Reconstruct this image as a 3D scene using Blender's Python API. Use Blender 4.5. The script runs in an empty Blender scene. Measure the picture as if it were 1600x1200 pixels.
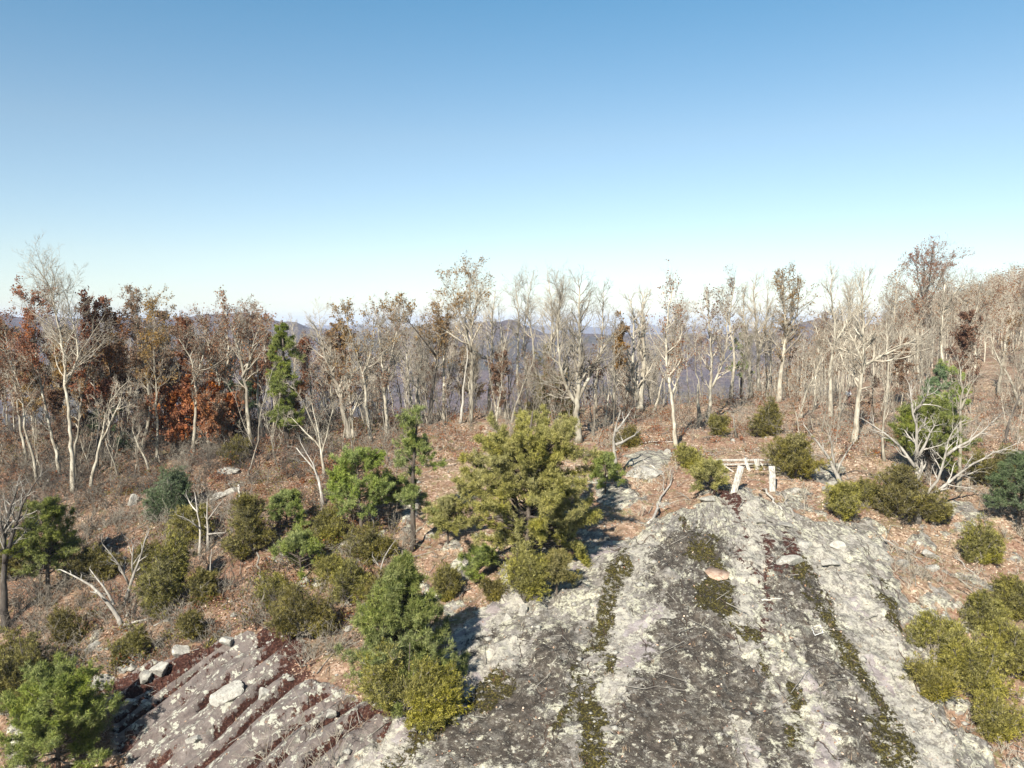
import bpy, math, random
import numpy as np
from mathutils import Vector, Matrix
R = math.radians
S = bpy.context.scene
COL = S.collection

# ------------------------------------------------------------------ camera
F = 1232.0                      # focal length in pixels of the 1600x1200 photograph
PITCH = math.atan(97.0 / F)     # looking slightly down
cam = bpy.data.cameras.new('camera'); cam.sensor_width = 36.0
cam.lens = 36.0 * F / 1600.0; cam.clip_start = 0.1; cam.clip_end = 40000
camo = bpy.data.objects.new('camera', cam); COL.objects.link(camo)
camo.location = (0, 0, 0); camo.rotation_euler = (math.pi / 2 - PITCH, 0, 0)
S.camera = camo
# ------------------------------------------------------------------ sky, sun, exposure
SUN_AZ, SUN_EL = R(205), R(36)  # azimuth clockwise from +Y
W = bpy.data.worlds.new('World'); S.world = W; W.use_nodes = True
nt = W.node_tree; nt.nodes.clear()
sky = nt.nodes.new('ShaderNodeTexSky'); sky.sky_type = 'NISHITA'; sky.sun_disc = False
sky.sun_elevation = SUN_EL; sky.sun_rotation = SUN_AZ
sky.altitude = 600; sky.air_density = 1.25; sky.dust_density = 0.2; sky.ozone_density = 1.4
bg = nt.nodes.new('ShaderNodeBackground'); bg.inputs['Strength'].default_value = 0.077
wo = nt.nodes.new('ShaderNodeOutputWorld')
tc = nt.nodes.new('ShaderNodeTexCoord'); sx = nt.nodes.new('ShaderNodeSeparateXYZ'); nt.links.new(tc.outputs['Generated'], sx.inputs[0])
rp = nt.nodes.new('ShaderNodeValToRGB'); nt.links.new(sx.outputs['Z'], rp.inputs[0])      # clear autumn air: bluer aloft, paler low down; unseen zenith dimmed to cut fill
for e_, (p_, c_) in zip([rp.color_ramp.elements[0], rp.color_ramp.elements[1]] + [rp.color_ramp.elements.new(.3) for _ in range(3)],
                        [(0, (.76, .90, 1.20)), (.66, (.14, .22, .26)), (.08, (.88, .93, 1.04)), (.22, (.88, .96, .98)), (.42, (.48, .92, 1.03))]):
    e_.color = (c_[0] / 1.4, c_[1] / 1.4, c_[2] / 1.4, 1); e_.position = p_
mm = nt.nodes.new('ShaderNodeVectorMath'); mm.operation = 'MULTIPLY'; nt.links.new(sky.outputs[0], mm.inputs[0]); nt.links.new(rp.outputs[0], mm.inputs[1])
nt.links.new(mm.outputs[0], bg.inputs[0]); nt.links.new(bg.outputs[0], wo.inputs[0])
sl = bpy.data.lights.new('sun', 'SUN'); sl.energy = 5.0; sl.angle = R(0.5); sl.color = (1.0, 0.935, 0.835)
so = bpy.data.objects.new('sun', sl); COL.objects.link(so)
sv = Vector((math.sin(SUN_AZ) * math.cos(SUN_EL), math.cos(SUN_AZ) * math.cos(SUN_EL), math.sin(SUN_EL)))
so.rotation_euler = sv.to_track_quat('Z', 'Y').to_euler(); so.location = (-30, -30, 60)
S.view_settings.view_transform = 'Standard'; S.view_settings.look = 'None'
S.view_settings.gamma = 1; S.view_settings.exposure = 1.32
S.cycles.max_bounces = 5; S.cycles.volume_bounces = 0; S.cycles.diffuse_bounces = 3
S.cycles.transparent_max_bounces = 4

# ------------------------------------------------------------------ materials
K = .61     # overall level of the surface colours
def mat(name, base=(.5, .5, .5), rough=.9):
    m = bpy.data.materials.new(name); m.use_nodes = True
    b = m.node_tree.nodes['Principled BSDF']
    b.inputs['Base Color'].default_value = (*[K * v for v in base], 1); b.inputs['Roughness'].default_value = rough
    b.inputs['Specular IOR Level'].default_value = 0.2
    return m, m.node_tree, b
class NB:
    """small node builder"""
    def __init__(s, t): s.t = t
    def n(s, ty, **k):
        o = s.t.nodes.new(ty)
        for a, v in k.items():
            if a.startswith('i_'):
                key = a[2:].replace('_', ' ')
                key = int(key) if key.isdigit() else key
                if isinstance(v, bpy.types.NodeSocket): s.t.links.new(v, o.inputs[key])
                else: o.inputs[key].default_value = v
            else: setattr(o, a, v)
        return o
    def noise(s, vec, scale, detail=4, rough=.55, dist=0):
        return s.n('ShaderNodeTexNoise', i_Vector=vec, i_Scale=scale, i_Detail=detail, i_Roughness=rough, i_Distortion=dist).outputs['Fac']
    def map(s, vec, scale=(1, 1, 1), loc=(0, 0, 0), rot=(0, 0, 0)):
        return s.n('ShaderNodeMapping', i_Vector=vec, i_Scale=scale, i_Location=loc, i_Rotation=rot).outputs[0]
    def ramp(s, fac, stops, interp='LINEAR'):
        r = s.n('ShaderNodeValToRGB', i_Fac=fac); cr = r.color_ramp; cr.interpolation = interp
        while len(cr.elements) < len(stops): cr.elements.new(.5)
        for e, (p, c) in zip(cr.elements, stops):
            e.position = p; e.color = (*[K * v for v in c], 1)
        return r.outputs[0]
    def mix(s, f, a, b, bt='MIX'):
        m = s.n('ShaderNodeMix', data_type='RGBA', blend_type=bt)
        for key, v in (('Factor', f), ('A', a), ('B', b)):
            sock = [i for i in m.inputs if i.name == key and (i.type == 'RGBA' if key != 'Factor' else i.type == 'VALUE')][0]
            if isinstance(v, bpy.types.NodeSocket): s.t.links.new(v, sock)
            else: sock.default_value = v if key == 'Factor' else (*[(v_ if bt == 'MULTIPLY' else K * v_) for v_ in v], 1)
        return [o for o in m.outputs if o.type == 'RGBA'][0]
    def math(s, op, a, b=0.0, c=0.0):
        m = s.n('ShaderNodeMath', operation=op)
        for i, v in enumerate((a, b, c)):
            if isinstance(v, bpy.types.NodeSocket): s.t.links.new(v, m.inputs[i])
            else: m.inputs[i].default_value = v
        return m.outputs[0]
    def step(s, v, lo, hi):
        return s.n('ShaderNodeMapRange', i_Value=v, i_1=lo, i_2=hi, interpolation_type='SMOOTHSTEP').outputs[0]

def bark_mat(name, a, b, c, scale=3.0):
    m, t, p = mat(name); q = NB(t)
    co = q.n('ShaderNodeTexCoord').outputs['Object']
    v = q.map(co, (1, 1, .35))
    n1 = q.noise(v, scale, 5, .65)
    n2 = q.noise(co, .9, 3)
    col = q.ramp(n1, [(.3, a), (.52, b), (.7, c)])
    info = q.n('ShaderNodeObjectInfo').outputs['Random']
    col = q.mix(q.math('MULTIPLY', q.step(n2, .42, .66), .5), col, a)
    hs = q.n('ShaderNodeHueSaturation', i_Color=col, i_Value=q.math('MULTIPLY_ADD', info, .55, .62))
    t.links.new(hs.outputs[0], p.inputs['Base Color'])
    bm = q.n('ShaderNodeBump', i_Strength=.5, i_Distance=.03, i_Height=n1)
    t.links.new(bm.outputs[0], p.inputs['Normal'])
    return m
M = {}
M['bark'] = bark_mat('pale_bark', (.22, .18, .13), (.56, .51, .40), (.80, .76, .62))
M['bark_dark'] = bark_mat('dark_bark', (.06, .05, .045), (.14, .12, .10), (.27, .25, .21))
M['bark_mid'] = bark_mat('grey_bark', (.16, .13, .10), (.38, .34, .27), (.55, .51, .42))
M['twig'] = bark_mat('twig_bark', (.30, .25, .19), (.58, .52, .41), (.76, .70, .57))
M['deadwood'] = bark_mat('bleached_wood', (.28, .25, .21), (.52, .48, .41), (.68, .65, .58), 6)
M['pinebark'] = bark_mat('pine_bark', (.07, .055, .045), (.17, .14, .11), (.30, .26, .22))
def leaf_mat(name, cols, trans=.22, rough=.6):
    """per-leaf colour from the position of each leaf (noise), with light shining through"""
    m, t, p = mat(name); q = NB(t)
    co = q.n('ShaderNodeTexCoord').outputs['Object']
    wn = q.n('ShaderNodeTexWhiteNoise', noise_dimensions='3D',
             i_Vector=q.n('ShaderNodeVectorMath', operation='SNAP', i_0=co, i_1=(.12, .12, .12)).outputs[0]).outputs['Value']
    f = q.math('ADD', q.math('MULTIPLY', wn, .5), q.math('MULTIPLY', q.noise(co, .8, 3), .5))
    n = len(cols)
    col = q.ramp(f, [(.2 + .6 * i / (n - 1), c) for i, c in enumerate(cols)])
    info = q.n('ShaderNodeObjectInfo').outputs['Random']
    hs = q.n('ShaderNodeHueSaturation', i_Color=col, i_Value=q.math('MULTIPLY_ADD', info, .36, .84), i_Hue=q.math('MULTIPLY_ADD', info, .02, .485), i_Saturation=q.math('MULTIPLY_ADD', q.noise(co, .5, 2), .8, .55))
    t.links.new(hs.outputs[0], p.inputs['Base Color']); p.inputs['Roughness'].default_value = rough
    tr = q.n('ShaderNodeBsdfTranslucent', i_Color=hs.outputs[0])
    mx = q.n('ShaderNodeMixShader', i_Fac=trans)
    t.links.new(p.outputs[0], mx.inputs[1]); t.links.new(tr.outputs[0], mx.inputs[2])
    t.links.new(mx.outputs[0], t.nodes['Material Output'].inputs[0])
    return m
M['needle_yellow'] = leaf_mat('yellow_green_needles', [(.12, .12, .03), (.33, .31, .075), (.54, .48, .16)])
M['needle'] = leaf_mat('green_needles', [(.09, .13, .025), (.25, .32, .055), (.46, .50, .13)])
M['needle_blue'] = leaf_mat('blue_green_needles', [(.06, .10, .045), (.16, .24, .105), (.32, .41, .21)])
M['needle_mid'] = leaf_mat('mid_green_needles', [(.09, .13, .03), (.25, .32, .075), (.46, .50, .16)])
M['juniper'] = leaf_mat('olive_juniper_scales', [(.06, .058, .012), (.21, .19, .04), (.46, .41, .10)])
M['juniper_light'] = leaf_mat('bright_olive_juniper_scales', [(.11, .105, .015), (.27, .25, .045), (.58, .52, .12)])
M['leaf_rust'] = leaf_mat('rust_leaves', [(.16, .055, .025), (.36, .15, .05), (.50, .25, .10)], .45)
M['leaf_red'] = leaf_mat('dark_red_leaves', [(.20, .07, .03), (.42, .17, .07), (.58, .29, .13)], .4)
M['leaf_orange'] = leaf_mat('orange_leaves', [(.22, .06, .025), (.56, .19, .055), (.66, .33, .11)], .45)
M['leaf_gold'] = leaf_mat('golden_brown_leaves', [(.20, .11, .025), (.42, .25, .07), (.56, .38, .12)], .45)
M['leaf_brown'] = leaf_mat('dry_brown_leaves', [(.14, .075, .04), (.30, .17, .09), (.44, .29, .17)], .4)

# ------------------------------------------------------------------ geometry helpers
class Geo:
    def __init__(s): s.v = []; s.f3 = []; s.f4 = []; s.n = 0
    def add(s, v, f):
        v = np.asarray(v, float).reshape(-1, 3); f = np.asarray(f, int) + s.n
        (s.f4 if f.shape[1] == 4 else s.f3).append(f); s.v.append(v); s.n += len(v)
    def segs(s, P0, P1, R0, R1, sides=5):
        P0, P1 = np.asarray(P0, float), np.asarray(P1, float)
        if len(P0) == 0: return
        d = P1 - P0; L = np.linalg.norm(d, axis=1, keepdims=True); d = d / np.maximum(L, 1e-6)
        ref = np.where(np.abs(d[:, 2:3]) > .9, [[1., 0, 0]], [[0, 0, 1.]])
        ref = np.where(np.abs(d[:, 2:3]) > .9, np.array([[0.13, 1., 0]]), np.array([[0, 0, 1.]]))
        u = np.cross(d, ref); u /= np.linalg.norm(u, axis=1, keepdims=True); w = np.cross(d, u)
        a = np.arange(sides) * 2 * np.pi / sides
        ring = np.cos(a)[None, :, None] * u[:, None, :] + np.sin(a)[None, :, None] * w[:, None, :]
        R0 = np.asarray(R0).reshape(-1, 1, 1); R1 = np.asarray(R1).reshape(-1, 1, 1)
        ov = (d * np.minimum(R0[:, :, 0] * .35, .05))[:, None, :]
        A = P0[:, None, :] + ring * R0 - ov; B = P1[:, None, :] + ring * R1 + ov
        V = np.concatenate([A, B], 1).reshape(-1, 3)
        N = len(P0); i = np.arange(sides); j = (i + 1) % sides
        q = np.stack([i, j, j + sides, i + sides], 1)
        s.add(V, (q[None] + (np.arange(N) * 2 * sides)[:, None, None]).reshape(-1, 4))
    def path(s, pts, rad, sides=8, cap=True):
        """connected tube with parallel frames"""
        pts = np.asarray(pts, float); n = len(pts); rad = np.asarray(rad, float)
        T = np.gradient(pts, axis=0); T /= np.linalg.norm(T, axis=1, keepdims=True) + 1e-9
        ref = np.array([1., .1, 0]) if abs(T[0][2]) > .6 else np.array([0, 0, 1.])
        a = np.arange(sides) * 2 * np.pi / sides; V = []
        for k in range(n):
            u = np.cross(T[k], ref); u /= np.linalg.norm(u); w = np.cross(T[k], u)
            V.append(pts[k] + rad[k] * (np.cos(a)[:, None] * u + np.sin(a)[:, None] * w))
        V = np.concatenate(V); i = np.arange(sides); j = (i + 1) % sides
        f = np.concatenate([np.stack([i, j, j + sides, i + sides], 1) + k * sides for k in range(n - 1)])
        base = s.n; s.add(V, f)
        if cap:
            s.v.append(np.array([pts[0], pts[-1]])); c0, c1 = s.n, s.n + 1; s.n += 2
            s.f3.append(np.stack([np.full(sides, c0), base + j, base + i], 1))
            e = base + (n - 1) * sides
            s.f3.append(np.stack([np.full(sides, c1), e + i, e + j], 1))
    def tris(s, C, size, rng, aspect=1.0, dirs=None):
        """one free triangle or blade per centre"""
        C = np.asarray(C, float); n = len(C)
        if n == 0: return
        if dirs is None:
            dirs = rng.normal(size=(n, 3))
        dirs = dirs / (np.linalg.norm(dirs, axis=1, keepdims=True) + 1e-9)
        o = rng.normal(size=(n, 3)); o = np.cross(dirs, o); o /= np.linalg.norm(o, axis=1, keepdims=True) + 1e-9
        sz = (np.asarray(size) * np.ones(n))[:, None]
        V = np.stack([C - o * sz * aspect * .5, C + o * sz * aspect * .5, C + dirs * sz], 1).reshape(-1, 3)
        s.add(V, np.arange(3 * n).reshape(-1, 3))
    def quads(s, C, size, rng, aspect=.7, flat=0.0):
        C = np.asarray(C, float); n = len(C)
        if n == 0: return
        nn = rng.normal(size=(n, 3)); nn[:, 2] = nn[:, 2] * (1 + 4 * flat) + flat
        nn /= np.linalg.norm(nn, axis=1, keepdims=True)
        a = np.cross(nn, rng.normal(size=(n, 3))); a /= np.linalg.norm(a, axis=1, keepdims=True)
        b = np.cross(nn, a)
        sz = (np.asarray(size) * np.ones(n))[:, None] * .5
        V = np.stack([C - a * sz, C - b * sz * aspect, C + a * sz, C + b * sz * aspect], 1).reshape(-1, 3)
        s.add(V, np.arange(4 * n).reshape(-1, 4))
    def mesh(s, name, m, smooth=False):
        me = bpy.data.meshes.new(name)
        V = np.concatenate(s.v); me.vertices.add(len(V)); me.vertices.foreach_set('co', V.astype(np.float32).ravel())
        f4 = np.concatenate(s.f4) if s.f4 else np.zeros((0, 4), int); f3 = np.concatenate(s.f3) if s.f3 else np.zeros((0, 3), int)
        lv = np.concatenate([f4.ravel(), f3.ravel()]); me.loops.add(len(lv)); me.loops.foreach_set('vertex_index', lv.astype(np.int32))
        tot = np.concatenate([np.full(len(f4), 4), np.full(len(f3), 3)])
        st = np.concatenate([[0], np.cumsum(tot)[:-1]])
        me.polygons.add(len(tot)); me.polygons.foreach_set('loop_start', st.astype(np.int32)); me.polygons.foreach_set('loop_total', tot.astype(np.int32))
        me.update(calc_edges=True); me.materials.append(m)
        if smooth: me.polygons.foreach_set('use_smooth', np.ones(len(tot), bool))
        return me

def obj(name, me, parent=None, loc=None):
    o = bpy.data.objects.new(name, me); COL.objects.link(o)
    if parent is not None: o.parent = parent
    if loc is not None: o.location = loc
    return o
def tag(o, label=None, cat=None, group=None, kind=None):
    if label: o['label'] = label
    if cat: o['category'] = cat
    if group: o['group'] = group
    if kind: o['kind'] = kind
    return o
def thing(name, loc, label, cat, group=None):
    return tag(obj(name, None, None, loc), label, cat, group)
def copy_tree(o, parent=None):
    c = o.copy(); COL.objects.link(c)
    if parent: c.parent = parent
    for ch in list(o.children): copy_tree(ch, c)
    return c

# ------------------------------------------------------------------ noise
def _h(i, j, s):
    n = (i.astype(np.int64) * 374761393 + j.astype(np.int64) * 668265263 + s * 2147483647) & 0x7fffffff
    n = ((n ^ (n >> 13)) * 1274126177) & 0x7fffffff
    return ((n ^ (n >> 16)) & 0xffff) / 65535.0
def vn(x, y, s=0):
    i, j = np.floor(x), np.floor(y); fx, fy = x - i, y - j
    fx = fx * fx * (3 - 2 * fx); fy = fy * fy * (3 - 2 * fy)
    a, b, c, d = _h(i, j, s), _h(i + 1, j, s), _h(i, j + 1, s), _h(i + 1, j + 1, s)
    return (a + (b - a) * fx) * (1 - fy) + (c + (d - c) * fx) * fy
def fbm(x, y, sc, oct=4, s=0, g=.5):
    x = np.asarray(x, float) / sc; y = np.asarray(y, float) / sc; r = 0; a = 1; t = 0
    for k in range(oct):
        r = r + a * (vn(x + 17.3 * k, y - 9.1 * k, s + k) - .5); t += a; a *= g; x = x * 2.03; y = y * 2.03
    return r / t * 2

# ------------------------------------------------------------------ terrain
cp, sp = math.cos(PITCH), math.sin(PITCH)
def ray(px, py):
    u = (px - 800) / F; v = (600 - py) / F
    return Vector((u, cp + v * sp, -sp + v * cp))
ctl = []
def ctlrow(px, lst):
    for py, Y in lst:
        r = ray(px, py); k = Y / r.y; ctl.append((r.x * k, Y, r.z * k))
ctlrow(0, [(1200, 37), (1050, 43), (900, 51), (800, 57.5), (720, 65), (685, 70)])
ctlrow(250, [(1200, 33.5), (1050, 39.5), (900, 48), (800, 55), (720, 63), (690, 67)])
ctlrow(450, [(1200, 30.5), (1050, 36), (900, 44.5), (800, 52), (720, 60), (680, 66)])
ctlrow(700, [(1200, 28.5), (1050, 34), (900, 42), (800, 49.5), (720, 58), (670, 67)])
ctlrow(900, [(1200, 28), (1050, 33), (900, 40.5), (800, 48), (740, 54.5), (680, 65), (645, 74)])
ctlrow(1150, [(1200, 28), (1050, 33), (900, 39.8), (800, 47), (740, 53), (680, 63), (640, 76), (622, 86)])
ctlrow(1350, [(1200, 28.5), (1050, 33.5), (900, 40.5), (800, 47.5), (740, 53.5), (680, 64), (633, 82), (612, 100)])
ctlrow(1600, [(1200, 31), (1050, 36), (900, 43), (800, 49), (740, 55), (680, 64), (620, 82), (580, 105), (540, 150), (506, 225)])
ctlrow(1450, [(600, 92), (572, 125), (545, 190)])
ctlrow(1350, [(596, 125)])
ctl += [(-60, 20, -36), (0, 12, -24), (50, 15, -24), (-90, 60, -24), (80, 50, -11), (110, 100, -3), (160, 160, 8), (190, 230, 18), (150, 330, -15), (240, 330, 5),
        (-60, 110, -24), (-30, 110, -24), (0, 115, -24), (30, 125, -22), (60, 150, -16), (85, 240, -30), (-110, 120, -38), (0, 200, -75), (-100, 220, -90), (80, 330, -80), (0, 420, -170), (-200, 420, -190), (200, 440, -90), (-200, 200, -80), (-160, 60, -45), (330, 200, 40), (330, 440, -40), (-330, 440, -200), (-330, 150, -90), (300, 60, 0), (200, 20, -15), (-200, 10, -70)]
ctl = np.array(ctl); SC = 50.0
def _tps(r2): return np.where(r2 > 1e-9, .5 * r2 * np.log(np.maximum(r2, 1e-12)), 0)
_X = ctl[:, :2] / SC; _n = len(_X)
_K = _tps(((_X[:, None] - _X[None]) ** 2).sum(-1)) + np.eye(_n) * .004
_Pm = np.concatenate([np.ones((_n, 1)), _X], 1)
_A = np.block([[_K, _Pm], [_Pm.T, np.zeros((3, 3))]])
_w = np.linalg.solve(_A, np.concatenate([ctl[:, 2], np.zeros(3)]))
def base_h(x, y):
    x = np.asarray(x, float); y = np.asarray(y, float); sh = x.shape
    q = np.stack([x.ravel(), y.ravel()], 1) / SC; out = np.zeros(len(q))
    for a in range(0, len(q), 20000):
        b = q[a:a + 20000]
        out[a:a + 20000] = _tps(((b[:, None] - _X[None]) ** 2).sum(-1)) @ _w[:_n] + _w[_n] + b @ _w[_n + 1:]
    return out.reshape(sh)
# ---- where the photograph shows rock, soil, moss: outlines laid on the ground
def gp0(px, py):
    r = ray(px, py); t = 18.0
    ts = np.arange(18, 400, .35); X, Y, Z = r.x * ts, r.y * ts, r.z * ts
    H = base_h(X, Y); k = np.argmax(Z < H)
    if Z[k] >= H[k]: return (X[-1], Y[-1])
    return (X[k], Y[k])
def inpoly(x, y, P):
    P = [gp0(*p) for p in P]; r = np.zeros(x.shape, bool); n = len(P); dm = np.full(x.shape, 1e9)
    for i in range(n):
        (x1, y1), (x2, y2) = P[i], P[(i + 1) % n]
        if y1 != y2:
            c = ((y1 > y) != (y2 > y)) & (x < (x2 - x1) * (y - y1) / (y2 - y1) + x1); r ^= c
        dm = np.minimum(dm, segd(x, y, x1, y1, x2, y2))
    return np.where(r, dm, -dm)          # signed distance in metres, inside positive
def segd(x, y, x1, y1, x2, y2):
    dx, dy = x2 - x1, y2 - y1; t = np.clip(((x - x1) * dx + (y - y1) * dy) / (dx * dx + dy * dy + 1e-9), 0, 1)
    return np.hypot(x - x1 - t * dx, y - y1 - t * dy)
def line(x, y, P, w):
    P = [gp0(*p) for p in P]; d = np.full(x.shape, 1e9)
    for a, b in zip(P[:-1], P[1:]): d = np.minimum(d, segd(x, y, *a, *b))
    return w - d
SLAB = [(1085, 795), (1150, 772), (1215, 795), (1290, 830), (1380, 855), (1400, 880), (1405, 930), (1412, 985), (1422, 1045), (1445, 1110), (1485, 1200), (1500, 1330), (500, 1330), (550, 1200), (620, 1125), (695, 1085), (700, 1000), (760, 955), (880, 895), (920, 860), (1000, 840), (1040, 805)]
LEDGE = [(150, 1085), (215, 1050), (300, 1030), (380, 995), (430, 985), (480, 1010), (440, 1060), (530, 1085), (600, 1100), (650, 1115), (560, 1200), (500, 1330), (180, 1330), (200, 1200)]
MINOR = [[(940, 765), (1005, 772), (1010, 800), (950, 812), (925, 790)], [(965, 715), (1045, 705), (1050, 740), (985, 752)], [(0, 1130), (60, 1120), (75, 1200), (0, 1240)], [(500, 890), (570, 880), (560, 960), (510, 950)],
         [(1290, 720), (1330, 735), (1300, 770), (1260, 765)], [(690, 890), (730, 880), (740, 910), (700, 920)], [(130, 985), (165, 975), (170, 1030), (135, 1040)], [(1480, 1160), (1560, 1150), (1560, 1230), (1490, 1230)]]
DARK = [[(1000, 868), (1060, 835), (1100, 825), (1140, 850), (1150, 885), (1090, 895), (1020, 915)], [(1180, 850), (1215, 845), (1230, 900), (1250, 960), (1200, 960)], [(1225, 905), (1270, 900), (1300, 960), (1270, 990)],
        [(640, 1220), (690, 1130), (780, 1075), (830, 1010), (900, 985), (925, 1020), (905, 1090), (870, 1220)],
        [(1035, 925), (1100, 895), (1145, 935), (1125, 985), (1170, 1040), (1225, 1090), (1250, 1150), (1250, 1260), (940, 1260), (960, 1120), (1000, 1060), (1015, 980)],
        [(1195, 905), (1255, 930), (1290, 1010), (1340, 1090), (1400, 1220), (1330, 1220), (1290, 1120), (1250, 1040), (1215, 980)],
        [(700, 1010), (760, 985), (770, 1010), (705, 1050)]]
MOSS = [([(968, 862), (962, 905), (948, 960), (940, 1000)], .42), ([(940, 990), (932, 1050), (920, 1110), (927, 1170), (930, 1260)], .5), ([(910, 1060), (890, 1110), (870, 1150)], .35), ([(790, 1085), (690, 1130), (620, 1200), (590, 1260)], .6),
        ([(1250, 895), (1285, 945), (1300, 990), (1345, 1065), (1385, 1130), (1400, 1230)], .5), ([(1230, 1050), (1250, 1110), (1240, 1180)], .35), ([(1085, 820), (1110, 850), (1100, 880)], .55), ([(1105, 900), (1115, 950)], .8), ([(1380, 925), (1400, 985)], .35), ([(1170, 1000), (1200, 1060)], .3)]
PALE = [([(1285, 870), (1330, 940), (1380, 1030), (1430, 1110), (1450, 1230)], 1.15), ([(1258, 1068), (1280, 1120), (1300, 1230)], .35), ([(1165, 1160), (1172, 1200), (1165, 1260)], .45), ([(880, 905), (740, 985), (700, 1040)], .8), ([(790, 1040), (680, 1120), (570, 1230)], .9), ([(1030, 965), (985, 1000), (975, 1040)], .45),
        ([(1010, 850), (960, 930), (975, 1000), (955, 1100)], .55), ([(1160, 790), (1180, 850), (1170, 900)], .8), ([(1170, 930), (1160, 985), (1180, 1040)], .3), ([(1340, 860), (1450, 900)], .8)]
MAUVE = [([(1258, 1068), (1280, 1120), (1300, 1230)], .4), ([(1168, 1165), (1172, 1200), (1168, 1260)], .35), ([(1325, 935), (1355, 985)], .3), ([(1365, 1050), (1385, 1080)], .35), ([(1025, 968), (985, 1000)], .35), ([(1020, 1020), (970, 1050)], .4), ([(770, 960), (730, 990)], .5), ([(730, 1070), (690, 1110)], .5), ([(640, 1150), (590, 1190)], .4), ([(900, 890), (960, 860)], .4)]
REDS = [([(1190, 830), (1200, 880), (1195, 930)], .0), ([(1200, 940), (1190, 1000), (1210, 1050)], .0), ([(1150, 800), (1165, 840), (1150, 880), (1180, 905)], .05), ([(1225, 835), (1240, 870), (1215, 900)], .05), ([(1130, 775), (1150, 790)], .4), ([(180, 1080), (260, 1060), (330, 1010)], .45), ([(420, 1000), (450, 1010), (465, 1060)], .5), ([(600, 1110), (560, 1130)], .6)]
sm = lambda v, a, b: np.clip((v - a) / (b - a), 0, 1) ** 2 * (3 - 2 * np.clip((v - a) / (b - a), 0, 1))
_a, _b = gp0(430, 1000), gp0(235, 1135)
LD = np.array([_b[0] - _a[0], _b[1] - _a[1]]); LD /= np.linalg.norm(LD); LN = np.array([-LD[1], LD[0]])
if LN[0] < 0: LN = -LN
def surface(x, y):
    """height and the ground-cover weights"""
    h = base_h(x, y); near = (y < 62) & (np.abs(x) < 42)
    w1 = fbm(x, y, 3.0, 4, 11); w2 = fbm(x, y, .7, 3, 12)
    e = w1 * .9 + w2 * .35
    d_s = inpoly(x, y, SLAB); d_l = inpoly(x, y, LEDGE)
    rock_s = sm(d_s + e * .9, -.25, .25); rock_l = sm(d_l + e * .6, -.25, .25)
    rm = np.zeros(x.shape)
    for P in MINOR: rm = np.maximum(rm, sm(inpoly(x, y, P) + e * 1.1 - .15, -.15, .25))
    # scattered small outcrops on the right shoulder and under the crest
    spot = sm(fbm(x, y, 1.6, 4, 31) + .25 * fbm(x, y, 6, 2, 32) + .30 * sm(d_s, -5, 0), .28, .40) * sm(34 - np.abs(x - 16), 0, 8) * sm(58 - y, 0, 8)
    rock = np.clip(np.maximum.reduce([rock_s, rock_l, rm, spot * .9]), 0, 1)
    # the ledges: tilted plates that step down
    s = x * LN[0] + y * LN[1]; l = x * LD[0] + y * LD[1]
    ph = s / 1.2 + 1.1 * fbm(s, l * .22, 2.4, 3, 41) + .5 * fbm(x, y, 3.5, 3, 42); fr = ph - np.floor(ph)
    amp = (.55 + .6 * vn(np.floor(ph) * 1.7, l / 3.3, 5))
    ledge = rock_l * (1 - rock_s)
    saw = np.where(fr < .78, fr / .78, (1 - fr) / .22)
    gd = np.minimum(fr, 1 - fr); brk = sm(fbm(x, y, 2.8, 3, 44), -.42, -.2); gd = gd + (1 - brk) * .3
    h = h + ledge * (amp * .5 * saw - .1 - .5 * np.exp(-(gd / .15) ** 2) * sm(vn(np.round(ph) * 2.3 + l * 0, l / 3.5, 8), .15, .6))
    gdd = gd; dirt = 1.5 * ledge * sm(gdd, .26, .04) * sm(vn(np.round(ph) * 2.3 + l * 0, l / 3.5, 8), .1, .5)
    # the dome: long shallow troughs, exfoliation lips
    h = h + rock_s * (.10 + .12 * fbm(x, y * .35, 2.6, 3, 51) + .02 * fbm(x, y * .6, .6, 2, 52))
    lip = fbm(x, y * .5, 4.0, 3, 53); h = h + rock_s * .14 * sm(lip, .02, .07)
    h = h + rm * (.2 + .35 * fbm(x, y, .8, 3, 54)) + spot * (.18 + .3 * fbm(x, y, .6, 3, 55))
    soil = 1 - rock
    h = h + soil * (.55 * fbm(x, y, 4.5, 4, 61) + .22 * fbm(x, y, 1.1, 3, 62)) * sm(140 - y, 0, 60)
    h = h + sm(y, 100, 200) * 5 * fbm(x, y, 60, 4, 70)
    ds = lambda L, k=.25: np.clip(np.maximum.reduce([sm(line(x, y, P, w) + e * .55, -.75, .35) for P, w in L]), 0, 1)
    dark = np.zeros(x.shape)
    for P in DARK: dark = np.maximum(dark, sm(inpoly(x, y, P) + e * 1.1, -1.3, 1.0))
    moss = ds(MOSS); moss = np.clip(moss * (.5 + .75 * vn(x / .9, y / 1.5, 97)) + .55 * sm(fbm(x, y * .6, .9, 3, 98), .12, .3) * ds([(P, w + .9) for P, w in MOSS]), 0, 1) * rock_s; pale = ds(PALE); mauve = ds(MAUVE); red = np.maximum(ds(REDS), dirt)
    return h, dict(rock=rock, dark=dark * rock_s, moss=moss, pale=pale * rock_s, mauve=np.maximum(mauve * rock_s, ledge * 1.6), red=red, ledge=ledge)

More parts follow.
